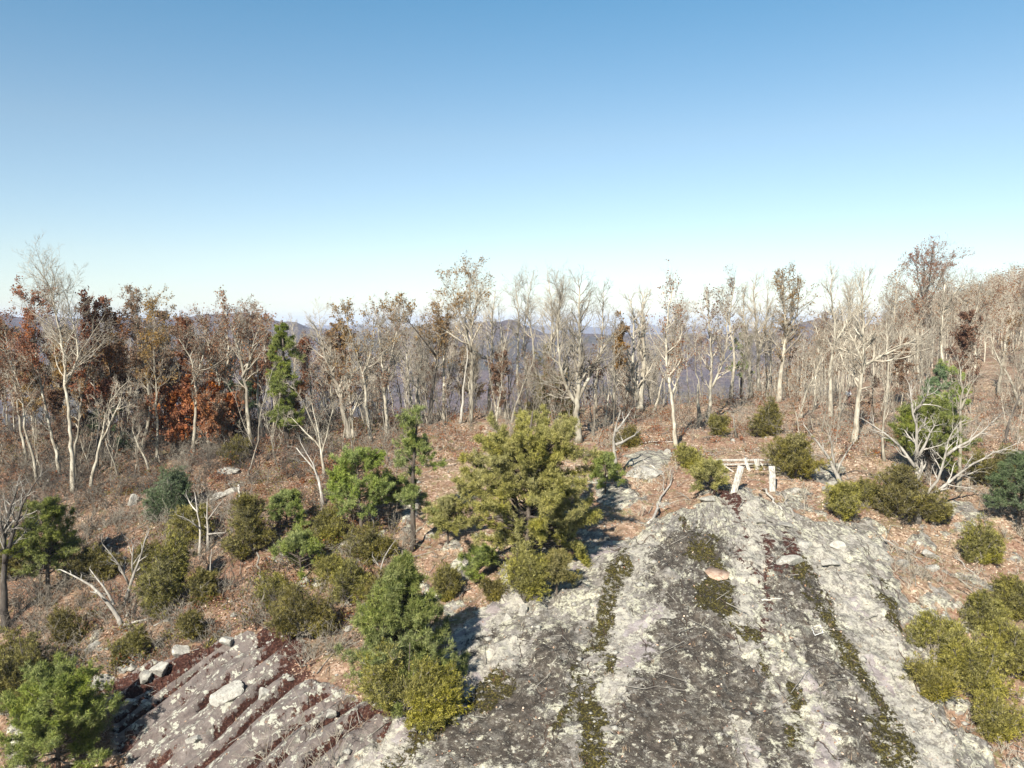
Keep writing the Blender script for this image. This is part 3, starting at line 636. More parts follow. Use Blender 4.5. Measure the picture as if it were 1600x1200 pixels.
T([[(1476, 600), (1475, 540), (1473, 470), (1480, 430)], [(1474, 480), (1495, 440), (1520, 425)]], 8, dens=1.1)
T([[(1497, 768), (1498, 700), (1501, 640), (1503, 590), (1498, 550)], [(1501, 630), (1512, 595), (1530, 570)]], 10, dens=.7, name='tall pale bare tree behind the twisted dead tree')
T([[(1520, 600), (1525, 560), (1520, 500), (1530, 440)]], 7)
T([[(1560, 620), (1562, 580), (1570, 540), (1580, 490)]], 7, leaf='leaf_gold', leaf_n=.5)
T([[(1596, 640), (1580, 590), (1560, 560), (1550, 520)]], 8)
T([[(1570, 700), (1575, 660), (1586, 625), (1600, 600)]], 7, bark='bark_dark', dens=.7)
# dead and twisted trees nearer
T([[(1434, 817), (1433, 790), (1430, 768), (1431, 720), (1432, 680), (1428, 640), (1421, 600)], [(1436, 790), (1450, 772), (1466, 745), (1477, 715), (1483, 685), (1500, 660)], [(1430, 730), (1412, 700), (1392, 683), (1372, 672), (1350, 655)], [(1431, 640), (1445, 620), (1458, 612)], [(1478, 712), (1505, 690), (1535, 678), (1560, 652)], [(1450, 776), (1485, 752), (1515, 725), (1545, 712), (1588, 694)], [(1434, 715), (1450, 690), (1460, 665)]], 10, dead=True, bark='deadwood', dens=.95, crown=.3, limb=.2, name='large twisted bleached dead tree with wide bare limbs on the right')
T([[(1315, 757), (1306, 738), (1302, 722), (1284, 702), (1256, 664)], [(1304, 730), (1301, 700), (1298, 680)], [(1308, 740), (1325, 700), (1340, 685)]], 8, dead=True, bark='deadwood', dens=.6, limb=.25, name='small crooked dead tree above the narrow juniper')
T([[(963, 752), (961, 710), (960, 672), (968, 645)], [(961, 675), (980, 652), (985, 640)], [(962, 695), (985, 685), (1000, 672)]], 9, dead=True, bark='deadwood', dens=.5, limb=.2, name='short upright dead tree right of the spreading pine')
T([[(1151, 684), (1144, 655), (1146, 642)], [(1146, 644), (1160, 640), (1170, 615)], [(1145, 644), (1128, 640)]], 5, dead=True, bark='bark_mid', dens=.4, limb=.2, name='tiny bent dead tree in front of the round green bush')
T([[(192, 985), (180, 948), (162, 927), (130, 905), (96, 890)], [(190, 978), (215, 970), (240, 965), (268, 960)], [(178, 945), (160, 915), (140, 890)]], 9, dead=True, bark='deadwood', dens=.5, limb=.22, name='dead tree toppling left with bleached limbs at lower left')
T([[(196, 945), (203, 915), (208, 890), (222, 862), (234, 828)], [(203, 915), (190, 885), (160, 850)], [(208, 895), (205, 870), (210, 850)]], 7, dead=True, bark='deadwood', dens=.8, limb=.3, name='upright dead tree with pale forked top behind the toppling one')
T([[(312, 868), (310, 830), (309, 790), (303, 770)], [(311, 825), (295, 810), (278, 805)], [(309, 800), (295, 785), (290, 772)]], 5, dead=True, bark='deadwood', dens=.5, limb=.2, name='left one of two thin dead trees beside the dark juniper')
T([[(326, 860), (325, 815), (323, 780)], [(325, 812), (338, 795), (346, 784)], [(325, 835), (345, 832), (352, 832)]], 6, dead=True, bark='deadwood', dens=.5, limb=.2, name='right one of two thin dead trees beside the dark juniper')
T([[(328, 918), (327, 885), (330, 858)]], 4, dead=True, bark='deadwood', dens=.3, limb=.15, name='short thin dead stem at the edge of the dark juniper')
T([[(594, 908), (593, 880), (604, 858), (618, 843)], [(593, 885), (582, 868)]], 4, dead=True, bark='deadwood', dens=.4, limb=.2, name='small dead sapling left of the conical green pine')
T([[(505, 790), (495, 740), (478, 715), (462, 700)], [(500, 760), (488, 720), (470, 690)]], 6, dens=.6, dead=True, bark='deadwood', limb=.3, name='pair of leaning dead stems left of the layered pine')
T([[(1336, 1035 - 70), (1500, 940)], ], 3, skip=True) if False else None
T([[(1534, 948), (1520, 920), (1500, 905)], [(1530, 940), (1534, 915)]], 5, dead=True, bark='bark_mid', dens=.9, limb=.5, name='small grey dead shrub-like tree at the right above the juniper')

zones = [(130, 'at the left edge of the crest'), (250, 'left of the bright orange oak'), (425, 'between the orange oak and the pine column'), (590, 'right of the pine column'), (715, 'above the slim pine'),
         (800, 'above the left half of the spreading pine'), (890, 'left of the three-stemmed centre tree'), (1030, 'right of the three-stemmed centre tree'), (1160, 'above the round bush on the open crest'),
         (1290, 'above the ruined wooden frame'), (1400, 'around the person in white'), (1700, 'above the twisted dead tree on the right')]
ords = ['first', 'second', 'third', 'fourth', 'fifth', 'sixth', 'seventh', 'eighth', 'ninth', 'tenth', 'eleventh', 'twelfth']
unnamed = sorted([t for t in TREES if t and 'name' not in t[2]], key=lambda t: t[0][0][0][0])
cnt = {}
lab = {'leaf_rust': 'rust-leaved', 'leaf_red': 'red-leaved', 'leaf_gold': 'golden-leaved', 'leaf_brown': 'brown-leaved', 'leaf_orange': 'orange-leaved', None: 'bare grey'}
for t_ in unnamed:
    x = t_[0][0][0][0]; z = next(b for a, b in zones if x < a); kk = (z, lab[t_[2].get('leaf')]); cnt[kk] = cnt.get(kk, 0) + 1
seen = {}
for t_ in unnamed:
    x = t_[0][0][0][0]; z = next(b for a, b in zones if x < a); kk = (z, lab[t_[2].get('leaf')]); i = seen.get(kk, 0); seen[kk] = i + 1
    t_[2]['name'] = (f'only {kk[1]} slim tree {z}' if cnt[kk] == 1 else f'{ords[i]} {kk[1]} slim tree from the left {z}')
for ti, t_ in enumerate(TREES):
    if not t_: continue
    stems, w, k = t_; k = dict(k); name = k.pop('name'); dead = k.get('dead')
    b = G(*stems[0][0])
    if b is None: continue
    rg = random.Random(1000 + ti); Y = b.y; ws = []
    for si, s in enumerate(stems):
        P = []; off = rg.uniform(-1, 1) * .9 * (si > 0)
        for j, (px, py) in enumerate(s):
            f = j / (len(s) - 1); py = py if dead else stems[0][0][1] + (py - stems[0][0][1]) * .92; P.append(at_depth(px, py, Y + off * f * 1.3 + rg.uniform(-.15, .15) * (j > 0)))
        if si == 0: P[0] = b
        ws.append([tuple(v) for v in P])
    r0 = w * .5 * Y / F * (.95 if dead else .74)
    _, parts = build_tree(ws, r0, 500 + ti, **k)
    place('dead_tree' if dead else ('oak_tree' if (k.get('leaf') and k.get('leaf_n', 1) > .7) else 'bare_tree'), b, parts, name, 'tree', 'dead trees on the slope' if dead else 'deciduous trees along the ridge crest')

# ---- the crowd of thinner trees behind and between: copies of a few kinds
protos = []
def auto_tree(H, seed, **k):
    rg = random.Random(seed); lean = (rg.uniform(-.17, .17), rg.uniform(-.17, .17))
    a = [(lean[0] * H * f + rg.uniform(-.12, .12) * (f > 0), lean[1] * H * f + rg.uniform(-.12, .12) * (f > 0), H * f) for f in (0, .25, .5, .75, .97)]
    f0 = rg.choice([1, 1, 2]); st = [a]
    if rg.random() < .65:
        s = rg.choice([-1, 1]); st.append([a[f0], (a[f0][0] + s * H * .06, a[f0][1] + rg.uniform(-.5, .5), a[f0 + 1][2]), (a[f0][0] + s * H * .12, a[f0][1] + rg.uniform(-1, 1), H * rg.uniform(.8, .95))])
    return build_tree(st, H * .0078, seed, **k)[1]
kinds = [('bare_tree', 12, dict(dens=.85)), ('bare_tree', 11, dict(dens=.9, crown=.6)), ('bare_tree', 13, dict(bark='bark_mid')), ('bare_tree', 10, dict(leaf='leaf_brown', leaf_n=.35)), ('bare_tree', 12, dict(bark='bark_mid', leaf='leaf_rust', leaf_n=.3)), ('bare_tree', 9, dict(dens=1.0)), 
         ('oak_tree', 10, dict(leaf='leaf_rust', leaf_n=2.2, leaf_size=.16, bark='bark_dark')), ('oak_tree', 9, dict(leaf='leaf_red', leaf_n=2.2, leaf_size=.16, bark='bark_dark')), ('oak_tree', 9, dict(leaf='leaf_gold', leaf_n=2.0, leaf_size=.16)), ('oak_tree', 8, dict(leaf='leaf_brown', leaf_n=2.2, leaf_size=.16, crown=.2))]
for i, (nme, H, k) in enumerate(kinds): protos.append((nme, H, auto_tree(H, 9000 + i, twig_r=.008, **k), k))
rg = random.Random(77); rng = np.random.default_rng(77)
def put_copy(i, x, y, h, group, label, tilt=.05):
    nme, H, parts, k = protos[i]; s = h / H
    r = place(nme, (x, y, float(hz(x, y)[0]) - .1), parts, label, 'tree', group)
    r.scale = (s * rg.uniform(.9, 1.1), s * rg.uniform(.9, 1.1), s); r.rotation_euler = (rg.uniform(-tilt, tilt), rg.uniform(-tilt, tilt), rg.uniform(0, 6.28))
PX = G(1325, 634)
def near_person(x, y): return (y > 76) & (y < PX.y + 1.5) & (np.abs(x - PX.x * y / PX.y) < 1.0)
def clearing(x, y):
    a = (y > 45) & (y < PX.y + 2.5) & (np.abs(x - PX.x * y / PX.y) < 1.2)
    dx, dy = x - PX.x, y - PX.y; sx_, sy_ = math.sin(SUN_AZ), math.cos(SUN_AZ); t_ = dx * sx_ + dy * sy_
    return a | ((t_ > -1) & (t_ < 17) & (np.abs(dx * sy_ - dy * sx_) < 2.0))
def crowd(n, x0, x1, y0, y1, h0, h1, picks, group, label, cond=None):
    c = 0; tr = 0
    while c < n and tr < n * 20:
        tr += 1; y = rg.uniform(y0, y1); px = rg.uniform(x0, x1); x = (px - 800) / F * y
        if (cond and not cond(x, y)) or clearing(x, y): continue
        put_copy(rg.choice(picks), x, y, rg.uniform(h0, h1), group, label); c += 1
BARE = [0, 1, 2, 3, 4, 5]
crowd(44, -40, 480, 72, 92, 8, 11.5, [0, 2, 3, 4, 6, 6, 7, 8, 9], 'trees crowded behind the left crest', 'tree in the dense crowd behind the left crest')
crowd(34, 0, 480, 66, 74, 4, 7.5, [6, 7, 8, 9, 5, 3], 'low understory trees along the left crest', 'low understory tree among the left crest trunks')
crowd(42, 480, 900, 74, 98, 8, 11.5, [0, 1, 2, 3, 4, 0, 1, 8], 'trees crowded behind the centre crest', 'thin tree in the crowd behind the centre crest')
crowd(26, -40, 470, 60, 74, 3, 6.5, [6, 7, 9, 5, 3, 4], 'understory trees on the left slope', 'small understory tree on the slope below the left crest')
for i, k in enumerate([dict(dens=.6), dict(dens=.7, bark='bark_mid'), dict(dens=.6, bark='bark_mid', leaf='leaf_brown', leaf_n=.5)]):
    protos.append(('sapling', 6, auto_tree(6, 9100 + i, twig_r=.008, limb=.2, **k), k))
SAP = [10, 11, 12]
crowd(54, -40, 620, 58, 78, 3.5, 8.5, SAP, 'saplings on the left crest', 'thin sapling among the trunks of the left crest')
crowd(56, 480, 1000, 62, 80, 3.5, 9, SAP, 'saplings on the centre crest', 'thin sapling among the trunks of the centre crest')
crowd(14, 20, 560, 42, 58, 1.5, 3.5, SAP, 'saplings on the left slope', 'thin leafless sapling on the open left slope')
crowd(44, 1230, 1640, 52, 90, 3, 7.5, SAP, 'saplings on the right shoulder', 'thin sapling on the right shoulder')
crowd(14, 480, 880, 68, 76, 4, 7, [5, 3, 4, 9], 'low understory trees along the centre crest', 'low thin understory tree on the centre crest')
crowd(34, 900, 1230, 78, 108, 8, 11.5, BARE, 'trees crowded behind the right of centre', 'thin tree in the crowd behind the open leaf-covered crest')
crowd(48, 1220, 1640, 88, 150, 9, 13, BARE + [3, 4], 'trees on the rising ground at the right', 'tree in the crowd on the rising ground at the right')
crowd(14, 1380, 1640, 66, 86, 5, 9, [0, 3, 4, 5, 9], 'small trees on the right shoulder', 'small tree on the right shoulder behind the twisted dead tree')

# ---- forest covering the right-hand hill and the slopes beyond: one mass
def low_tree(g, gl, rng, x, y, z, h):
    n = 9; base = np.array([x, y, z]); top = base + [rng.normal() * .3, rng.normal() * .3, h]
    g.segs([base], [top], [h * .012], [.03], 4)
    f = rng.uniform(.35, .95, 26); P0 = base + (top - base) * f[:, None]
    a = rng.uniform(0, 6.28, 26); L = h * .28 * (1.2 - f) + .4
    P1 = P0 + np.stack([np.cos(a) * L, np.sin(a) * L, L * rng.uniform(.5, 1.3, 26)], 1)
    g.segs(P0, P1, np.full(26, .03), np.full(26, .015), 3)
    k = rng.integers(0, 26, 90); s = rng.uniform(.3, 1, 90)[:, None]; Q0 = P0[k] + (P1[k] - P0[k]) * s
    Q1 = Q0 + rng.normal(size=(90, 3)) * h * .05 + [0, 0, h * .05]
    g.segs(Q0, Q1, np.full(90, .014), np.full(90, .01), 3)
    k = rng.integers(0, 90, 40); return Q1[k]
gf = Geo(); leafC = [[], [], []]
cnt_ = 0
while cnt_ < 900:
    y = rng.uniform(115, 330); px = rng.uniform(1180, 1900) if rng.random() < .8 else rng.uniform(-200, 1180); x = (px - 800) / F * y
    z = float(hz(x, y)[0])
    if px < 1180 and (y > 190): continue
    cnt_ += 1; C = low_tree(gf, None, rng, x, y, z, rng.uniform(8, 12.5))
    leafC[int(rng.integers(0, 3))].append(C + rng.normal(size=C.shape) * .5)
fo = tag(obj('forest', None), 'brown autumn forest covering the hill at the right and slopes behind', 'forest', kind='stuff')
o = obj('branches', gf.mesh('branches', M['twig']), fo); o['kind'] = 'stuff'
for C, mm in zip(leafC, ('leaf_brown', 'leaf_rust', 'leaf_gold')):
    C = np.concatenate(C); C = np.repeat(C, 3, 0) + rng.normal(size=(len(C) * 3, 3)) * .4
    gl = Geo(); gl.quads(C, .32 * rng.uniform(.5, 1.3, len(C)), rng); o = obj('foliage', gl.mesh('foliage', M[mm]), fo); o['kind'] = 'stuff'

# ------------------------------------------------------------------ evergreens
def evergreen(px, py, top, hw, style, label, mt='needle', lean=0, seed=0, group=None, dens=1.0, name=None):
    """px,py: where the trunk meets the ground; top: pixel height of the tip; hw: half width in pixels"""
    b = G(px, py); rg = random.Random(seed * 7 + int(px)); rng = np.random.default_rng(seed * 7 + int(px))
    Y = b.y; H = (at_depth(px, top, Y).z - b.z); Wd = hw * Y / F
    gt, gb, gn = Geo(), Geo(), Geo()
    n = 12; tt = np.linspace(0, 1, n); lx = lean * Y / F
    P = np.stack([lx * tt + .06 * H * .3 * np.sin(tt * 5 + rg.random() * 6) * tt, .03 * H * np.sin(tt * 4 + 1) * tt, H * .97 * tt], 1)
    P[0, 2] -= .2
    r0 = max(.035, H * {'juniper': .016, 'bush': .012}.get(style, .021))
    gt.path(P, r0 * (1 - .85 * tt) + .012, 7)
    at = lambda f: np.array([np.interp(f, tt, P[:, k]) for k in range(3)])
    segs = []; tuf = []; tdir = []
    if style in ('pine', 'spreading', 'slim', 'layered', 'cone', 'column'):
        hs_ = .84 if style == 'spreading' else .94
        P[:, 2] *= hs_
        prof = {'pine': lambda f: (1 - f) ** .7 * (.35 + 1.1 * min(1, f * 2.2)), 'spreading': lambda f: math.sqrt(max(0, 1 - (1.55 * f - .55) ** 2)) * (.75 + .25 * math.sin(f * 23)), 'column': lambda f: (.55 + .35 * math.sin(f * 21 + seed)) * (1 - f ** 4 * .6), 'slim': lambda f: .55 + .45 * math.sin(f * 17 + seed),
                'layered': lambda f: (1.1 - f) ** .6 * (.45 + .55 * abs(math.sin(f * 9.5))), 'cone': lambda f: (1 - f) ** 1.15 * 1.15 + .05}[style]
        start = {'column': .14, 'pine': .22, 'spreading': .07, 'slim': .3, 'layered': .25, 'cone': .05}[style]
        nb = int({'column': 120, 'pine': 46, 'spreading': 100, 'slim': 34, 'layered': 44, 'cone': 95}[style] * dens)
        for i in range(nb):
            f = start + (1 - start) * (i + rg.random()) / nb
            a = rg.uniform(0, 6.283); L = Wd * prof(f) * rg.uniform(.55, 1.12) + .12
            p0 = at(f); d = np.array([math.cos(a), math.sin(a), (rg.uniform(-.05, .45) + .35 * f) * (.7 if style == 'spreading' else 1)])
            d /= np.linalg.norm(d); k = max(3, int(L / (.28 if style != 'column' else .2))); pp = p0.copy(); r = max(.010, L * .02)
            for j in range(k):
                d = d + rng.normal(size=3) * .16 + [0, 0, .05]; d /= np.linalg.norm(d); qq = pp + d * L / k
                segs.append((pp, qq, r * (1 - j / k * .75), r * (1 - (j + 1) / k * .75)))
                if j / k > {'cone': .1, 'spreading': .38}.get(style, .25):
                    m_ = 5 if style == 'spreading' else 3
                    for _ in range(m_):
                        sd = rng.normal(size=3) * .8 + d + [0, 0, .35]; sd /= np.linalg.norm(sd); sl_ = rg.uniform(.12, .42) * min(1, L)
                        e = qq + sd * sl_; segs.append((qq, e, .008, .006)); tuf.append(e); tdir.append(sd)
                        if rg.random() < .6: tuf.append(qq + sd * sl_ * .5); tdir.append(sd)
                pp = qq
            tuf.append(pp); tdir.append(d)
        tuf.append(P[-1]); tdir.append(np.array([0, 0, 1.]))
        C = np.array(tuf); D = np.array(tdir); nn = 38
        C2 = np.repeat(C, nn, 0) + rng.normal(size=(len(C) * nn, 3)) * .055; D2 = np.repeat(D, nn, 0) * .55 + rng.normal(size=(len(C) * nn, 3)) * .75 + [0, 0, .25]
        gn.tris(C2, rng.uniform(.11, .23, len(C2)), rng, .14, D2)
    else:
        # juniper / bush: feathery sprays on many ascending branches, lengths uneven so the outline is ragged
        nbr = int((60 + 70 * Wd) * dens) + 20; E_, D_ = [], []
        nbo = rg.randint(8, 13); bo = [(rg.uniform(0, 6.283), math.asin(rg.uniform(.05, 1) ** .8), rg.uniform(.5, 1.15)) for _ in range(nbo)]
        for i in range(nbr):
            a = rg.uniform(0, 6.283)
            if style == 'juniper':
                f = rg.random() ** 1.2 * .93; p0 = at(f * .9); L = (Wd * (1 - f) ** .75 + .18) * rg.uniform(.55, 1.2) * (1 + .35 * math.sin(a * 2 + f * 9 + seed))
                d = np.array([math.cos(a), math.sin(a), rg.uniform(.35, 1.1)]); d /= np.linalg.norm(d); L *= 1.1
            else:
                ba, be, bl_ = bo[i % nbo]; a = ba + rg.gauss(0, .24); el = max(.04, min(1.5, be + rg.gauss(0, .17))); k_ = bl_ * rg.uniform(.62, 1.04) if i % 5 else .66 + .34 * math.sin(a * 3 + seed) * math.cos(el * 3 + seed * 2) + rg.uniform(-.35, .34)
                tgt = np.array([math.cos(a) * math.cos(el) * Wd, math.sin(a) * math.cos(el) * Wd * .85, math.sin(el) * H]) * k_; tgt[0] += lx * .5
                p0 = np.array([rg.uniform(-.2, .2) * Wd, rg.uniform(-.2, .2) * Wd, .02]) * (1 if i > 8 else 0); d = tgt - p0; L = np.linalg.norm(d) + .05; d /= L
            pp = p0; m_ = max(3, int(L / .25)); r = .012 + L * .009
            for j in range(m_):
                dd = d + rng.normal(size=3) * .22 + [0, 0, .08]; dd /= np.linalg.norm(dd); qq = pp + dd * L / m_; segs.append((pp, qq, r * (1 - .7 * j / m_), r * (1 - .7 * (j + 1) / m_)))
                if (j + 1) / m_ > (.35 if style == 'juniper' else .5):
                    for _ in range(4):
                        sd = dd * .8 + rng.normal(size=3) * .75 + [0, 0, .25]; sd /= np.linalg.norm(sd); e = qq + sd * rg.uniform(.08, .40) * min(1, L); e[2] = max(e[2], .03)
                        segs.append((qq, e, .006, .004)); E_.append(e); D_.append(sd)
                pp = qq
        E_ = np.array(E_); D_ = np.array(D_); nn = 20
        C2 = np.repeat(E_, nn, 0) + rng.normal(size=(len(E_) * nn, 3)) * .055; D2 = np.repeat(D_, nn, 0) * .9 + rng.normal(size=C2.shape) * .42 + [0, 0, .2]
        gn.tris(C2, rng.uniform(.07, .17, len(C2)), rng, .24, D2)
    r = thing(name or {'juniper': 'juniper_tree', 'bush': 'juniper_bush'}.get(style, 'pine_tree'), b, label, 'bush' if style == 'bush' else 'tree', group)
    obj('trunk', gt.mesh('trunk', M['pinebark'], True), r)
    gb.segs([s[0] for s in segs], [s[1] for s in segs], [s[2] for s in segs], [s[3] for s in segs], 4)
    obj('branches', gb.mesh('branches', M['bark_mid' if style in ('bush', 'juniper') else 'pinebark']), r); obj('foliage', gn.mesh('foliage', M[mt]), r)
    return r
GP, GJ = 'pines on the slope', 'junipers and evergreen bushes on the slope'
E = evergreen
E(822, 885, 634, 165, 'spreading', 'large spreading yellow-green pine at the centre beside the rock slab', 'needle_yellow', 10, 1, GP, 1.35)
E(566, 838, 698, 82, 'layered', 'dark green layered pine left of the slim pine', 'needle', -8, 2, GP, 1.9)
E(645, 860, 642, 52, 'slim', 'slim sparse pine with bare trunk left of the spreading pine', 'needle_mid', 6, 3, GP, 1.7)
E(449, 700, 494, 36, 'column', 'tall columnar pine standing among bare trunks on the left crest', 'needle', -6, 4, GP, 1.1)
E(630, 1085, 850, 100, 'cone', 'conical mid-green pine above the rounded juniper at lower centre', 'needle_mid', -2, 5, GP, 1.9)
E(640, 1112, 1000, 84, 'bush', 'rounded dense olive juniper at the left edge of the rock slab', 'juniper_light', 0, 6, GJ, 1.5)
E(824, 940, 858, 34, 'bush', 'small upright olive juniper below the spreading pine', 'juniper_light', 0, 7, GJ, 1.2)
E(268, 815, 724, 42, 'bush', 'round blue-green young white pine on the left slope', 'needle_blue', 3, 8, GP, 2.0, 'pine_tree')
E(92, 1230, 1056, 150, 'layered', 'bright green open pine in the bottom left corner', 'needle', 5, 9, GP, 2.8)
E(40, 1110, 985, 92, 'bush', 'wide dark olive juniper at the left edge above the corner pine', 'juniper', 0, 10, GJ, 1.2)
E(75, 935, 775, 82, 'layered', 'dark green pine at far left with spreading shelves of needles', 'needle', 0, 11, GP, 2.2)
E(268, 955, 845, 52, 'bush', 'dark olive juniper clump beside the two thin dead trees', 'juniper', 5, 12, GJ, 1.3)
E(388, 870, 762, 32, 'juniper', 'conical olive juniper on the open left slope', 'juniper', 3, 13, GJ)
E(448, 835, 765, 34, 'pine', 'small flat-topped pine left of the layered pine', 'needle', 0, 14, GP)
E(470, 905, 832, 42, 'pine', 'small leaning pine above the low spreading juniper', 'needle', 0, 15, GP)
E(475, 1000, 915, 60, 'bush', 'low spreading olive juniper above the red-brown ledges', 'juniper', -5, 16, GJ, 1.1)
E(585, 872, 810, 48, 'bush', 'dark olive juniper beneath the layered pine', 'juniper', 0, 17, GJ)
E(505, 848, 790, 48, 'bush', 'bushy green juniper left beneath the layered pine', 'juniper', 0, 18, GJ)
E(548, 940, 880, 38, 'bush', 'small olive juniper left of the conical pine', 'juniper', 0, 181, GJ)
E(207, 1035, 982, 38, 'bush', 'small olive juniper below the toppling dead tree', 'juniper', 0, 19, GJ)
E(303, 1002, 964, 26, 'bush', 'low rounded bush above the row of pale boulders', 'juniper', 0, 20, GJ)
E(320, 940, 890, 18, 'juniper', 'narrow juniper at the foot of the dark clump', 'juniper', 0, 21, GJ)
E(1515, 1085, 1005, 62, 'bush', 'broad olive juniper right of the pale slab edge', 'juniper_light', 0, 22, GJ, 1.1)
E(1578, 1055, 970, 58, 'bush', 'tall olive juniper at the right edge above the bleached limb', 'juniper_light', 5, 221, GJ, 1.1)
E(1462, 1030, 955, 44, 'bush', 'olive juniper leaning over the pale rock at the right', 'juniper_light', 5, 23, GJ, .95)
E(1447, 1085, 1035, 40, 'bush', 'low olive juniper spilling onto the right edge of the slab', 'juniper_light', 0, 24, GJ)
E(1555, 1150, 1085, 40, 'bush', 'lower olive juniper at the right under the broad one', 'juniper_light', 0, 25, GJ, .9)
E(1592, 965, 905, 46, 'bush', 'olive juniper at the right edge above the tall one', 'juniper', 0, 26, GJ)
E(1540, 985, 930, 40, 'bush', 'small olive juniper below the small grey dead tree', 'juniper', 0, 261, GJ)
E(1530, 875, 818, 30, 'bush', 'small yellowish juniper at the right below the dark pine', 'juniper', 0, 27, GJ)
E(1316, 812, 752, 22, 'juniper', 'narrow conical juniper between the frame and the dead tree', 'juniper_light', 0, 28, GJ)
E(1405, 812, 722, 38, 'juniper', 'olive juniper behind the left of the twisted dead tree', 'juniper', 0, 29, GJ)
E(1460, 818, 775, 24, 'bush', 'small juniper right at the foot of the twisted dead tree', 'juniper', 0, 30, GJ)
E(1110, 772, 724, 34, 'pine', 'small bushy green pine left of the ruined wooden frame', 'needle_yellow', 0, 31, GP, 1.1)
E(1073, 730, 696, 24, 'bush', 'small rounded juniper left above the frame', 'juniper_light', 0, 32, GJ)
E(1200, 680, 620, 26, 'bush', 'round dark green bush alone on the open crest', 'juniper', 0, 33, GJ)
E(1237, 745, 678, 34, 'juniper', 'pale yellow-green juniper right above the frame', 'juniper_light', 0, 34, GJ)
E(1122, 680, 650, 14, 'juniper', 'tiny juniper on the leaf litter left of the round bush', 'juniper', 0, 35, GJ)
E(887, 655, 625, 15, 'bush', 'small round bush left of the three-stemmed tree', 'juniper', 0, 36, GJ)
E(980, 695, 670, 22, 'bush', 'low bush behind the short upright dead tree', 'juniper', 0, 37, GJ)
E(1450, 750, 618, 68, 'pine', 'dark green pine behind the twisted dead tree', 'needle', 5, 38, GP, 2.4)
E(1592, 835, 700, 52, 'pine', 'blue-green pine at the right edge with drooping limbs', 'needle_blue', 0, 39, GP, 1.8)
E(1550, 760, 700, 45, 'bush', 'olive juniper bush right of the twisted dead tree', 'juniper', 0, 40, GJ)
E(946, 772, 706, 24, 'pine', 'small dark pine right of the spreading pine', 'needle', 0, 41, GP)
E(745, 905, 860, 34, 'pine', 'low straggling pine on the bare slope left of the slab', 'needle', 5, 42, GP, .8)
E(770, 935, 905, 18, 'bush', 'tiny grey-green bush below the straggling pine', 'juniper', 0, 43, GJ, .6)
E(370, 722, 688, 30, 'bush', 'low dark bush under the left crest trunks', 'juniper', 0, 44, GJ)
E(196, 708, 680, 16, 'bush', 'small green bush among the left trunks', 'needle_blue', 0, 45, GJ)
E(1158, 620, 505, 22, 'slim', 'thin distant pine behind the open crest', 'needle_mid', 0, 46, GP, 1.2)
E(1490, 712, 570, 26, 'slim', 'thin dark pine beside the pale tree on the right', 'needle', 0, 47, GP, 1.0)
E(1462, 690, 560, 26, 'pine', 'blue-green pine top showing above the right shoulder', 'needle_blue', 0, 48, GP, 1.3)
E(380, 690, 600, 26, 'slim', 'dark young pine behind the trunks left of the pine column', 'needle_blue', 0, 49, GP, 1.5)
E(860, 655, 560, 42, 'bush', 'tall olive evergreen behind thin trunks left of centre', 'juniper', 0, 50, GJ, .7)
E(700, 935, 890, 18, 'bush', 'small juniper right of the conical pine', 'juniper', 0, 51, GJ)
E(150, 905, 850, 48, 'bush', 'dark juniper between the far-left pine and the forked dead tree', 'juniper', 0, 60, GJ, 1.1)
E(20, 905, 840, 45, 'bush', 'dark olive bush at the left edge behind the leaning dead tree', 'juniper', 0, 61, GJ)
E(235, 905, 850, 34, 'bush', 'olive juniper behind the dark clump on the left', 'juniper', 0, 62, GJ)
E(110, 1000, 950, 34, 'bush', 'low bush between the left junipers and the toppling dead tree', 'juniper', 0, 63, GJ, .8)
E(300, 850, 790, 30, 'juniper', 'yellowish juniper behind the two thin dead trees', 'juniper_light', 0, 64, GJ)
E(610, 800, 745, 30, 'pine', 'small pine between the layered pine and the slim pine', 'needle', 0, 65, GP)
E(700, 850, 775, 36, 'pine', 'pine bough clump at the lower left of the spreading pine', 'needle_yellow', 0, 66, GP)
E(870, 930, 860, 30, 'pine', 'small pine at the lower right of the spreading pine', 'needle_yellow', 0, 67, GP)
E(430, 950, 900, 26, 'bush', 'small juniper left above the low spreading one', 'juniper_light', 0, 68, GJ)
E(520, 905, 865, 28, 'bush', 'small bright olive bush in the middle of the left slope', 'juniper_light', 0, 69, GJ)
E(600, 960, 905, 30, 'bush', 'grey-green bush left of the conical pine', 'juniper', 0, 70, GJ, .8)
E(160, 700, 640, 30, 'slim', 'small dark pine among the far-left trunks', 'needle_blue', 0, 71, GP)
E(1350, 790, 750, 30, 'bush', 'sparse grey-green bush between the narrow juniper and the twisted dead tree', 'juniper', 0, 72, GJ, .6)
E(1420, 700, 640, 30, 'bush', 'dark evergreen bush tucked behind the twisted dead tree', 'juniper', 0, 73, GJ)
E(1215, 1236, 1215, 10, 'bush', 'x', 'juniper', 0, 52, GJ) if False else None

